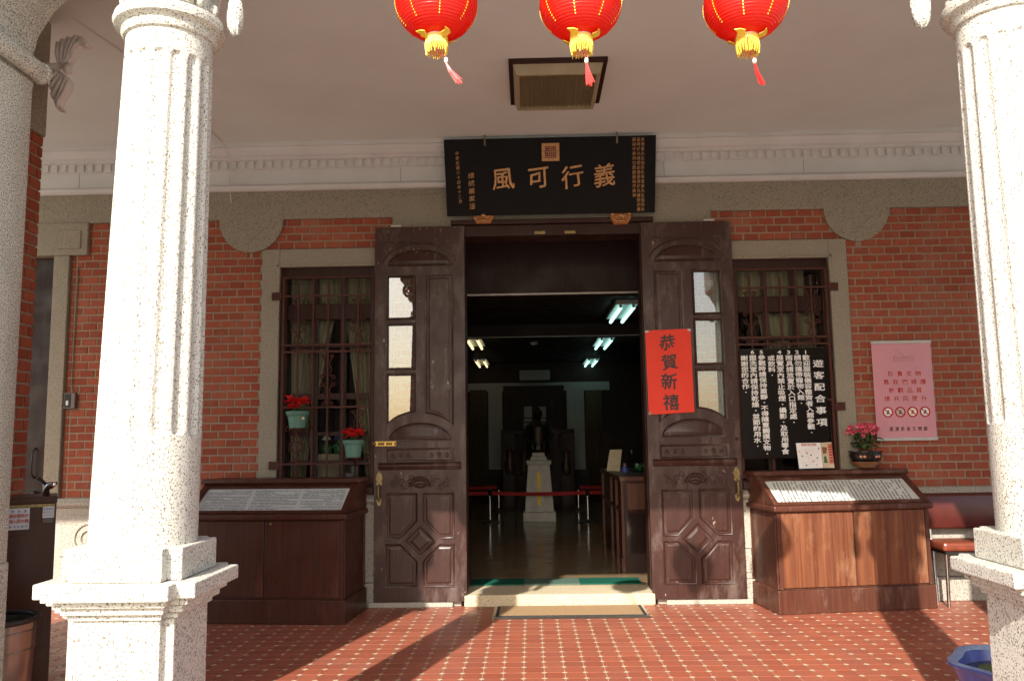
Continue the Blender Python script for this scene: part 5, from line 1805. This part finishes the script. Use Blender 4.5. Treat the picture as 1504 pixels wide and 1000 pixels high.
# ------------------------------------------------------------------ blue basin
bcx, bcy = 2.03, -3.36
bs = root('water_basin', (bcx, bcy, 0), 'blue lobed ceramic basin of water lilies beside the column foot', 'basin')


def lobe(r, z, t):
    return r * (1 + 0.05 * math.cos(6 * t + 0.6))


MB().lathe([(0.20, 0.0), (0.21, 0.02), (0.27, 0.20), (0.30, 0.30), (0.325, 0.335), (0.335, 0.345), (0.325, 0.355), (0.29, 0.345), (0.28, 0.30), (0.24, 0.16), (0.1, 0.05), (0.01, 0.05)], (bcx, bcy, 0), 72, lobe, False).build('bowl', 'blue', bs, smooth=True)
MB().lathe([(0.328, 0.351), (0.331, 0.356), (0.318, 0.361), (0.292, 0.353), (0.286, 0.345)], (bcx, bcy, 0), 72, lobe, False).build('worn_rim', 'bluerim', bs, smooth=True)
MB().lathe([(0.28, 0.295), (0.01, 0.296)], (bcx, bcy, 0), 48).build('water', 'water', bs)
random.seed(2)
for x, y, r in ((-0.10, 0.10, 0.075), (-0.17, -0.03, 0.06), (0.02, 0.15, 0.07), (0.05, -0.08, 0.08), (-0.06, -0.14, 0.06)):
    m = MB()
    a0 = random.uniform(0, 6)
    top = [(bcx + x + r * math.cos(a0 + 5.8 * k / 14), bcy + y + r * math.sin(a0 + 5.8 * k / 14), 0.302 + 0.006 * math.sin(3 * k)) for k in range(15)] + [(bcx + x, bcy + y, 0.30)]
    m.loft([top, [(p[0], p[1], p[2] - 0.003) for p in top]])
    m.build('lily_pad', 'lily', bs)

# ------------------------------------------------------------------ water dispenser and bin on the left
wd_ = root('water_dispenser', (-2.9, -3.0, 0), 'tall brown wood-grain water dispenser with notices and a steel tap', 'dispenser')
wz = 1.15
MD = Matrix.Translation((-2.60, -3.17, 0)) @ Matrix.Rotation(R(30), 4, 'Z')      # local origin: front right corner, face along -x


def D(x0, x1, y0, y1, z0, z1):
    return B(x0, x1, y0, y1, z0, z1, MD)


D(-0.50, 0, 0, 0.33, 0.06, wz - 0.035).build('body', 'formica', wd_, bevel=0.004)
D(-0.506, 0.006, -0.006, 0.336, wz - 0.034, wz).build('top_tray', 'formica', wd_, bevel=0.004)
D(-0.47, -0.03, 0.03, 0.30, 0.0, 0.06).build('foot', 'darkmetal', wd_)
D(-0.004, 0.003, -0.003, 0.012, 0.06, wz - 0.036).build('edge_strip', 'cab_trim', wd_)
D(-0.50, -0.005, -0.003, 0.002, wz - 0.050, wz - 0.036).build('edge_strip', 'brass_old', wd_)
D(-0.50, -0.017, -0.002, 0.002, 0.43, 0.445).build('edge_strip', 'formica', wd_)
m = MB(MD)
tx, ty = -0.045, 0.10
m.tube([(tx, ty, wz), (tx, ty, wz + 0.035), (tx + 0.015, ty - 0.02, wz + 0.05), (tx + 0.04, ty - 0.05, wz + 0.06)], [0.018, 0.016, 0.02, 0.011], 10)
m.build('tap', 'chrome', wd_, smooth='full')
MB(MD).tube([(tx, ty, wz + 0.05), (tx - 0.02, ty - 0.01, wz + 0.075), (tx - 0.04, ty - 0.015, wz + 0.088)], [0.008, 0.008, 0.010], 8).build('tap_lever', 'rubber', wd_, smooth='full')
MB(MD).ball((-0.33, 0.10, wz + 0.012), 0.07, 0.05, 0.012, 14, 6).build('cloth', 'teal', wd_, smooth='full')


def notice(x0, x1, z0, z1, rows, name):
    D(x0, x1, -0.003, 0.001, z0, z1).build(name, 'sticker', wd_)
    w, h = x1 - x0, z1 - z0
    O_ = MD @ Vector((x0, -0.003, z0))
    U_ = MD.to_3x3() @ Vector((1, 0, 0))
    N_ = MD.to_3x3() @ Vector((0, -1, 0))
    for mat_, line, v, hh in rows:
        m = MB()
        its = [(ch, w * (k + 0.7) / (len(line) + 0.4), h * v, h * hh, 0.9) for k, ch in enumerate(line)]
        write(m, its, O_, U_, (0, 0, 1), N_, 0.001, 0.012)
        m.build('lettering', mat_, wd_, kind='stuff')


notice(-0.203, -0.112, 0.995, 1.098, (('blueink', '飲水器', 0.86, 0.13), ('redink', '請自備茶杯', 0.64, 0.20), ('redink', '個人飲水機', 0.40, 0.20), ('blueink', '飲用水衛生', 0.14, 0.10)), 'notice')
notice(-0.056, -0.006, 1.045, 1.10, (('blueink', '使用說明', 0.80, 0.18), ('blueink', '請先按鈕', 0.52, 0.14), ('blueink', '小心熱水', 0.25, 0.14)), 'notice')
D(-0.054, -0.009, -0.003, 0.001, 1.022, 1.042).build('tape_strip', 'tapecard', wd_)

tb = root('steel_bin', (-2.50, -3.58, 0), 'round stained steel bin standing against the brown water dispenser', 'bin')
tcx, tcy, tr_ = -2.595, -3.62, 0.175
MB().lathe([(0.135, 0.0), (0.14, 0.01), (tr_ - 0.012, 0.62), (tr_ - 0.012, 0.635), (tr_ - 0.02, 0.635), (0.13, 0.02), (0.01, 0.02)], (tcx, tcy, 0), 40).build('body', 'binmetal', tb, smooth=True)
MB().tube([(tcx + (tr_ - 0.004) * math.cos(t), tcy + (tr_ - 0.004) * math.sin(t), 0.645) for t in [6.2832 * k / 40 for k in range(40)]], 0.012, 8, True).build('rim', 'darkmetal', tb, smooth='full')
for z in (0.60, 0.52):
    r = 0.14 + (tr_ - 0.012 - 0.14) * z / 0.62 + 0.001
    MB().tube([(tcx + r * math.cos(t), tcy + r * math.sin(t), z) for t in [6.2832 * k / 40 for k in range(40)]], 0.003, 6, True).build('hoop', 'binmetal', tb, smooth='full')
ds = root('dust_pan', (-2.44, -3.30, 0), 'dark metal pan lying on the tiles behind the steel bin', 'pan')
MB().lathe([(0.10, 0.0), (0.13, 0.045), (0.138, 0.05), (0.125, 0.045), (0.09, 0.01), (0.01, 0.008)], (-2.50, -3.36, 0), 28).build('dish', 'darkmetal', ds, smooth=True)

# keypad with its cable on the left wall
kp = root('keypad', (-4.32, -0.03, 1.75), 'small dark entry keypad with a cable on the brick wall', 'keypad')
p0, p1 = W(95, 577, -0.03), W(111, 600, -0.03)
B(p0.x, p1.x, -0.045, -0.011, p1.z, p0.z).build('housing', 'tapecard', kp, bevel=0.006)
w = p1.x - p0.x
B(p0.x + 0.008, p0.x + w * 0.62, -0.049, -0.044, p1.z + 0.012, p0.z - 0.01).build('cover', 'black', kp, bevel=0.002)
B(p0.x + w * 0.25, p0.x + w * 0.45, -0.052, -0.048, p1.z + 0.03, p1.z + 0.07).build('button', 'sticker', kp)
MB().tube([(p0.x + w * 0.7, -0.02, p0.z), (p0.x + w * 0.5, -0.016, p0.z + 0.08), (p0.x + w * 0.55, -0.016, 2.4), (p0.x + w * 0.6, -0.016, 3.0)], 0.004, 5).build('cable', 'tapecard', kp)

# door mat
dm = root('door_mat', (0.05, -0.37, 0), 'brown fibre door mat in a metal edge frame before the threshold', 'mat')
mx0, mx1, my0, my1 = -0.55, 0.70, -0.61, -0.15
s = MB()
s.loft([[(mx0, my0, 0.001), (mx1, my0, 0.001), (mx1, my1, 0.001), (mx0, my1, 0.001)], [(mx0 + 0.015, my0 + 0.015, 0.014), (mx1 - 0.015, my0 + 0.015, 0.014), (mx1 - 0.015, my1 - 0.015, 0.014), (mx0 + 0.015, my1 - 0.015, 0.014)],
        [(mx0 + 0.045, my0 + 0.045, 0.014), (mx1 - 0.045, my0 + 0.045, 0.014), (mx1 - 0.045, my1 - 0.045, 0.014), (mx0 + 0.045, my1 - 0.045, 0.014)]], cap=False)
s.build('edge_frame', 'steel', dm)
s = MB(); s.box(mx0 + 0.03, mx1 - 0.03, my0 + 0.03, my0 + 0.06, 0.0145, 0.018); s.box(mx0 + 0.03, mx0 + 0.055, my0 + 0.062, my1 - 0.03, 0.0145, 0.018); s.box(mx1 - 0.055, mx1 - 0.03, my0 + 0.062, my1 - 0.03, 0.0145, 0.018)
s.build('rubber_edge', 'rubber', dm)
B(mx0 + 0.055, mx1 - 0.055, my0 + 0.06, my1 - 0.03, 0.002, 0.020).build('fibre_pad', 'mat_fibre', dm, bevel=0.004)

# ------------------------------------------------------------------ the hall behind the doors
HZ = 0.10
B(-3.6, 3.6, 0.30, 10.3, -0.02, HZ).build('hall_floor', 'hallfloor', kind='structure')
pm = MB().box(-0.4485, 0.4485, -0.0735, 0.0735, 0, 0.006)
me_p = bpy.data.meshes.new('plank')
me_p.from_pydata(pm.v, [], pm.f)
me_p.materials.append(plank_mat())
hf = [o for o in COL.objects if o.name == 'hall_floor'][0]
for j in range(64):
    for i in range(-2, 3):
        x, y = i * 0.90 + (0.45 if j % 2 else 0.0) - 0.1 + 0.13 * (j % 3), 0.385 + 0.15 * j
        if abs(x + 0.1) < 1.35 + 0.12 * (j * 0.15):
            place(me_p, 'plank', (x, y, HZ - 0.0045 + random.uniform(-0.0004, 0.0004)), hf)
HC = 2.98
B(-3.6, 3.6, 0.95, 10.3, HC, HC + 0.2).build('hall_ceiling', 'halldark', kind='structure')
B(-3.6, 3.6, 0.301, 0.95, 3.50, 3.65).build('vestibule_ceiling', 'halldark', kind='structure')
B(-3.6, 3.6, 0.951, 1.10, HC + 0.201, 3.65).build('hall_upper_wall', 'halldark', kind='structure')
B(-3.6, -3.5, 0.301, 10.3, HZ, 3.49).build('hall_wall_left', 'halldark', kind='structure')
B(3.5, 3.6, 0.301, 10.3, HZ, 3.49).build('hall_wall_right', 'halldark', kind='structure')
for sx in (-1, 1):
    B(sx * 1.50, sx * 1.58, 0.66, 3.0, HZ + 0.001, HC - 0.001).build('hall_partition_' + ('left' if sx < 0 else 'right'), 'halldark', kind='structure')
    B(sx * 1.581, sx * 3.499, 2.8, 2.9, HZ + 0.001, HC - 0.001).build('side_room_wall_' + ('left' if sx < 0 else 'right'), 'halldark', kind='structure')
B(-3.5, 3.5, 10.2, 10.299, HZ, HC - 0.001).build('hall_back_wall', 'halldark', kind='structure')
# ceiling beams with pale lower edge strips
for y, zb3, x0, x1 in ((0.93, 2.83, -1.49, 1.49), (4.2, 2.80, -3.49, 3.49)):
    bm_ = root('hall_beam', (0, y, zb3), kind='structure')
    B(x0, x1, y, y + 0.14, zb3, HC - 0.002 if y > 1 else 3.49).build('beam', 'halldark', bm_)
    B(x0, x1 - (1.9 if y > 1 else 0), y - 0.012, y - 0.001, zb3, zb3 + (0.018 if y < 1 else 0.012)).build('pale_strip', 'stripwhite', bm_)


def hp(px, py, Y):
    return W(px, py, Y)


YB = 10.195
for px0, px1, sx in ((717, 739, -1), (832, 860, 1)):
    a, b = W(px0, 573, YB), W(px1, 689, YB)
    B(a.x, b.x, YB - 0.03, YB, b.z, a.z).build('white_wall_panel', 'hallwhite', kind='structure')
a, b = W(680, 563.5, YB), W(895, 572.5, YB)
B(a.x, b.x, YB - 0.032, YB, b.z, a.z).build('white_wall_band', 'hallwhite', kind='structure')
for px0, px1, lab in ((690, 717, 'brown curtain on the back wall of the hall, across from the counter'), (860, 888, 'brown curtain on the back wall of the hall behind the counter')):
    a, b = W(px0, 573, YB - 0.08), W(px1, 741, YB - 0.08)
    drape('hall_curtain', lambda t, a=a: a.x, lambda t, b=b: b.x, max(b.z, HZ + 0.02), a.z, YB - 0.10, lab, 9, 0.03, 'hallcurtain', 3)
# double door in the back wall
bd = root('back_door', (0, YB, HZ), 'dark double door with small bright panes at the back of the hall', 'door')
a, b = W(739, 567, YB - 0.04), W(832, 741, YB - 0.04)
B(a.x, b.x, YB - 0.05, YB, HZ, a.z).build('door_surround', 'halldark', bd, bevel=0.01)
mid = (a.x + b.x) / 2
for q in (-1, 1):
    B(mid + q * 0.012, mid + q * 0.45, YB - 0.075, YB - 0.051, HZ + 0.02, a.z - 0.28).build('leaf', 'halldark', bd, bevel=0.006)
for px0, px1 in ((769.5, 781.5), (790, 802)):
    for py0, py1, mt in ((597, 613, 'hallwhite'), (614.5, 619, 'hallwhite'), (621, 632, 'hallwhite')):
        a, b = W(px0, py0, YB - 0.078), W(px1, py1, YB - 0.078)
        B(a.x, b.x, YB - 0.079, YB - 0.073, b.z, a.z).build('pane', mt, bd)
hs = W(763, 544, 10.0), W(808, 558, 10.0)
B(hs[0].x, hs[1].x, 9.96, 10.19, hs[1].z, hs[0].z).build('hall_sign', 'hallwhite', label='pale blank box sign above the dark back door of the hall', cat='sign', bevel=0.01)
# dark altar screen behind the statue
a, b = W(736, 631, 8.4), W(846, 745, 8.4)
al = root('altar_screen', ((a.x + b.x) / 2, 8.4, HZ), 'dark carved altar screen behind the white pedestal', 'screen')
B(a.x, b.x, 8.40, 8.48, HZ, a.z).build('screen_panel', 'halldark', al, bevel=0.01)
for k in range(5):
    x = a.x + (b.x - a.x) * (k + 0.5) / 5
    B(x - 0.12, x + 0.12, 8.375, 8.399, HZ + 0.1, a.z - 0.08).build('carved_panel', 'halldark', al, bevel=0.01)
for px in (749, 770, 832):
    p = W(px, 685, 8.2)
    m = MB(); m.lathe([(0.05, 0), (0.10, 0.12), (0.05, 0.3), (0.08, 0.42), (0.02, 0.5)], (p.x, 8.25, p.z - 0.15), 14)
    B(p.x - 0.09, p.x + 0.09, 8.16, 8.34, HZ, p.z - 0.151).build('stand', 'halldark', al)
    m.build('vase', 'vase', al, smooth=True)

# pedestal with bust
pd = root('statue_pedestal', (-0.1, 6.2, HZ), 'white tapering pedestal with gilt characters in the hall', 'pedestal')
YP = 6.05
bl, br, tl_, tr2 = W(771, 751, YP), W(814, 750, YP), W(776.5, 683, YP), W(808.5, 682, YP)
pcx = (bl.x + br.x) / 2
bw, tw, zt_ = (br.x - bl.x) / 2, (tr2.x - tl_.x) / 2, tl_.z
zb0 = HZ + 0.15


def sq(w, z, cx=pcx, cy=YP + 0.24):
    return [(cx - w, cy - w, z), (cx + w, cy - w, z), (cx + w, cy + w, z), (cx - w, cy + w, z)]


m = MB(); m.loft([sq(bw * 1.12, HZ), sq(bw * 1.12, zb0)]); m.build('base', 'pedestal', pd, bevel=0.01)
m = MB(); m.loft([sq(bw, zb0 + 0.001), sq(tw, zt_)]); m.build('shaft', 'pedestal', pd, bevel=0.008)
m = MB(); m.loft([sq(tw * 1.12, zt_ + 0.001), sq(tw * 1.18, zt_ + 0.07)]); m.build('cap', 'pedestal', pd, bevel=0.01)
m = MB(); m.loft([sq(tw * 0.78, zt_ + 0.071), sq(tw * 0.72, zt_ + 0.13)]); m.loft([sq(tw * 0.6, zt_ + 0.131), sq(tw * 0.55, zt_ + 0.2)]); m.build('step', 'pedestal', pd, bevel=0.008)
f0 = YP + 0.24 - (bw + tw) / 2
m = MB()
yq = lambda z: (YP + 0.24) - (bw + (tw - bw) * (z - zb0) / (zt_ - zb0)) - 0.004
for x0_, x1_, z0_, z1_ in ((-0.14, 0.14, zb0 + 0.10, zb0 + 0.115), (-0.12, 0.12, zt_ - 0.10, zt_ - 0.085)):
    m.loft([[(pcx + x0_, yq(z), z), (pcx + x1_, yq(z), z), (pcx + x1_, yq(z) + 0.01, z), (pcx + x0_, yq(z) + 0.01, z)] for z in (z0_, z1_)])
for q in (-1, 1):
    m.loft([[(pcx + q * (0.14 - 0.02 * i) - 0.006, yq(z), z), (pcx + q * (0.14 - 0.02 * i) + 0.006, yq(z), z), (pcx + q * (0.14 - 0.02 * i) + 0.006, yq(z) + 0.01, z), (pcx + q * (0.14 - 0.02 * i) - 0.006, yq(z) + 0.01, z)] for i, z in enumerate((zb0 + 0.1, zt_ - 0.085))])
m.build('panel_frame', 'pedestal', pd)
m = MB()
for k in range(7):
    z = zt_ - 0.16 - k * (zt_ - zb0 - 0.3) / 6
    write(m, [('辜顯榮先生銅像'[k], 0, 0, 0.085, 0.9)], (pcx, yq(z), z), (1, 0, 0), (0, 0, 1), (0, -1, 0), 0.004, 0.03)
m.build('gilt_characters', 'gold_bright', pd)
bu = root('bronze_statue', (pcx, YP + 0.24, zt_ + 0.2), 'dark bronze seated statue on the white pedestal', 'statue')
zz = zt_ + 0.2
m = MB()
cy_ = YP + 0.24
m.lathe([(0.16, 0.0), (0.17, 0.05), (0.15, 0.14), (0.13, 0.24), (0.15, 0.38), (0.13, 0.46), (0.05, 0.50), (0.045, 0.54)], (pcx, cy_, zz), 20, lambda r, z, t: r * (1 + 0.12 * math.cos(2 * t)))
m.ball((pcx, cy_ - 0.01, zz + 0.62), 0.075, 0.085, 0.10, 14, 10)
m.ball((pcx, cy_ - 0.09, zz + 0.61), 0.018, 0.02, 0.025, 8, 6)
for q in (-1, 1):
    m.tube([(pcx + q * 0.15, cy_, zz + 0.42), (pcx + q * 0.20, cy_ - 0.04, zz + 0.26), (pcx + q * 0.15, cy_ - 0.17, zz + 0.17)], [0.05, 0.045, 0.03], 8)
    m.tube([(pcx + q * 0.07, cy_ - 0.02, zz + 0.10), (pcx + q * 0.09, cy_ - 0.19, zz + 0.12), (pcx + q * 0.09, cy_ - 0.20, zz + 0.0)], [0.065, 0.055, 0.04], 8)
m.build('figure', 'bronze', bu, smooth='full')

# stanchions with red belts
posts = []
for px, pyb, pyt, lab in ((720, 768, 719, 'chrome belt post close to the pedestal on the side away from the counter'), (864, 767.5, 718, 'chrome belt post close to the pedestal on the counter side'), (733, 750, 711, 'chrome belt post farther back on the side away from the counter'), (850, 750, 711, 'chrome belt post farther back on the counter side')):
    d = CR * ((px - 752) / FPX) + CU * ((500 - pyb) / FPX) + fw
    t = (HZ - CAM.z) / d.z
    g = CAM + d * t
    top = W(px, pyt, g.y).z
    c = root('belt_post', (g.x, g.y, HZ), lab, 'post', 'belt posts round the pedestal')
    MB().lathe([(0.15, 0.0), (0.15, 0.015), (0.03, 0.03), (0.022, 0.05), (0.022, 0.055)], (g.x, g.y, HZ), 24).build('base', 'darkmetal', c, smooth=True)
    MB().lathe([(0.02, 0.055), (0.02, top - HZ - 0.1)], (g.x, g.y, HZ), 16).build('tube', 'chrome', c, smooth=True)
    MB().lathe([(0.03, top - HZ - 0.1), (0.032, top - HZ), (0.02, top - HZ + 0.01)], (g.x, g.y, HZ), 16).build('head', 'black', c, smooth=True)
    posts.append((c, g, top))


def belt(i, p_to, sag=0.02):
    c, g, top = posts[i]
    n = 8
    a = Vector((g.x, g.y, top - 0.05))
    b = Vector(p_to)
    m = MB()
    for k in range(n):
        p, q = a.lerp(b, k / n), a.lerp(b, (k + 1) / n)
        sp, sqv = -sag * 4 * (k / n) * (1 - k / n), -sag * 4 * ((k + 1) / n) * (1 - (k + 1) / n)
        m.loft([[(p.x, p.y, p.z + sp - 0.028), (p.x, p.y + 0.004, p.z + sp - 0.028), (p.x, p.y + 0.004, p.z + sp + 0.028), (p.x, p.y, p.z + sp + 0.028)],
                [(q.x, q.y, q.z + sqv - 0.028), (q.x, q.y + 0.004, q.z + sqv - 0.028), (q.x, q.y + 0.004, q.z + sqv + 0.028), (q.x, q.y, q.z + sqv + 0.028)]])
    m.build('belt', 'belt', c)


belt(0, (posts[1][1].x, posts[1][1].y, posts[1][2] - 0.05))
belt(0, (-3.4, posts[0][1].y, posts[0][2] - 0.05))
belt(1, (3.4, posts[1][1].y, posts[1][2] - 0.05))
belt(2, (-3.4, posts[2][1].y, posts[2][2] - 0.05))
belt(3, (3.4, posts[3][1].y, posts[3][2] - 0.05))

# reception counter
ct = root('reception_counter', (1.0, 2.0, HZ), 'wooden reception counter inside the doorway with plastic film on its end', 'counter')
kx0, kx1, ky0, ky1, kz = 0.655, 1.35, 0.98, 3.2, 1.02
B(kx0 + 0.03, kx1, ky0 + 0.03, ky1 - 0.02, HZ, kz - 0.05).build('body', 'frame', ct)
B(kx0 - 0.01, kx1, ky0 - 0.01, ky1, kz - 0.049, kz).build('top', 'cab_trim', ct, bevel=0.008)
for y in (ky0, ky0 + 0.55, ky0 + 1.1, ky1 - 0.06):
    B(kx0, kx0 + 0.03, y, y + 0.05, HZ, kz - 0.05).build('post', 'cab_trim', ct, bevel=0.004)
B(kx0 + 0.005, kx0 + 0.03, ky0 + 0.05, ky1 - 0.06, 0.66, 0.70).build('rail', 'cab_trim', ct, bevel=0.004)
B(kx0 - 0.012, kx0 + 0.03, ky0 - 0.012, ky0 + 0.04, HZ, HZ + 0.14).build('post_foot', 'cab_trim', ct, bevel=0.006)
B(kx0 + 0.06, kx1 - 0.02, ky0 + 0.012, ky0 + 0.03, 0.66, 0.95).build('end_panel', 'cab_trim', ct, bevel=0.004)
m = MB()
vs = []
for j in range(7):
    for i in range(9):
        vs.append((kx0 + 0.05 + 0.07 * i, ky0 - 0.004 + 0.014 * noise.noise(Vector((i * 0.9, j * 0.9, 1))), 0.28 + 0.07 * j))
m.add(vs, [(j * 9 + i, j * 9 + i + 1, (j + 1) * 9 + i + 1, (j + 1) * 9 + i) for j in range(6) for i in range(8)])
m.build('plastic_film', 'plastic', ct, smooth='full', fix=False)
p = W(903, 678, 2.4)
q4 = [Vector((p.x - 0.10, 2.36, kz)), Vector((p.x + 0.05, 2.36, kz)), Vector((p.x + 0.09, 2.44, kz + 0.24)), Vector((p.x - 0.05, 2.44, kz + 0.24))]
m = MB(); m.loft([q4, [v + Vector((0, 0.008, 0)) for v in q4]])
m.build('desk_frame', 'inlay', label='pale picture frame propped on the reception counter', cat='frame')
tk = root('glass_tank', (p.x + 0.28, 2.0, kz), 'small glass tank with pale stones on the reception counter', 'tank')
gx = p.x + 0.14
m = MB(); m.box(gx, gx + 0.32, 1.9, 2.2, kz + 0.001, kz + 0.24); m.build('tank_walls', 'boxglass', tk)
random.seed(4)
for k in range(14):
    MB().ball((gx + random.uniform(0.05, 0.27), random.uniform(1.95, 2.15), kz + random.uniform(0.03, 0.07)), random.uniform(0.015, 0.03), nu=8, nv=6).build('stone', ('jade', 'stripwhite', 'lily')[k % 3], tk, smooth='full')
ml = root('stamp_pot', (p.x + 0.06, 1.9, kz), 'small blue and red ink pot on the reception counter', 'pot')
MB().lathe([(0.03, 0.0), (0.035, 0.03), (0.03, 0.06), (0.02, 0.07)], (p.x + 0.06, 1.95, kz), 16).build('jar', 'blueink', ml, smooth=True)
MB().lathe([(0.022, 0.071), (0.018, 0.095), (0.008, 0.10)], (p.x + 0.06, 1.95, kz), 12).build('lid', 'clay', ml, smooth=True)

# carpet runner just inside
cp = root('carpet_runner', (0, 0.5, HZ), 'green carpet strip with a worn grey middle inside the doorway', 'carpet')
for x0_, x1_, mt in ((-0.78, -0.301, 'carpet'), (-0.30, 0.199, 'carpet_worn'), (0.20, 0.75, 'carpet')):
    B(x0_, x1_, 0.32, 0.62, HZ + 0.001, HZ + 0.012).build('carpet_tile', mt, cp)

# fluorescent lamps and ceiling sensors
for px, pyn, pyf, ln, warm, lab in ((921, 452, 0, 1.2, False, 'lit fluorescent ceiling lamp nearest the doorway, on the counter side'), (891, 500, 0, 1.2, False, 'middle lit fluorescent lamp of the row above the counter'), (871, 530, 0, 1.2, False, 'farthest lit fluorescent lamp of the row above the counter'),
                                    (694, 500, 0, 1.2, True, 'yellowish lit fluorescent lamp partly hidden by the door jamb'), (705, 531, 0, 1.2, True, 'farthest yellowish lit fluorescent lamp across from the counter')):
    zf = HC - 0.09
    d = CR * ((px - 752) / FPX) + CU * ((500 - pyn) / FPX) + fw
    g = CAM + d * ((zf - CAM.z) / d.z)
    c = root('fluorescent_lamp', (g.x, g.y + ln / 2, zf), lab, 'lamp', 'fluorescent lamps on the hall ceiling')
    B(g.x - 0.13, g.x + 0.13, g.y - 0.02, g.y + ln + 0.02, HC - 0.05, HC - 0.001).build('housing', 'lampmetal', c)
    for q in (-0.075, 0.075):
        MB().tube([(g.x + q, g.y, zf), (g.x + q, g.y + ln, zf)], 0.021, 10).build('tube', 'tube_warm' if warm else 'tube', c, smooth=True)
        for e in (0, ln):
            B(g.x + q - 0.015, g.x + q + 0.015, g.y + e - 0.012, g.y + e + 0.012, zf, HC - 0.05).build('holder', 'lampmetal', c)
for px, py, lab in ((791, 425, 'round pale ceiling sensor just inside the doorway'), (784, 505, 'round pale ceiling sensor deep in the hall')):
    d = CR * ((px - 752) / FPX) + CU * ((500 - py) / FPX) + fw
    g = CAM + d * ((HC - 0.03 - CAM.z) / d.z)
    MB().lathe([(0.06, 0.0), (0.06, -0.02), (0.04, -0.05), (0.01, -0.055)], (g.x, g.y, HC - 0.001), 20).build('ceiling_sensor', 'stripwhite', smooth=True, label=lab, cat='sensor')

bpy.data.objects.remove(_fo)
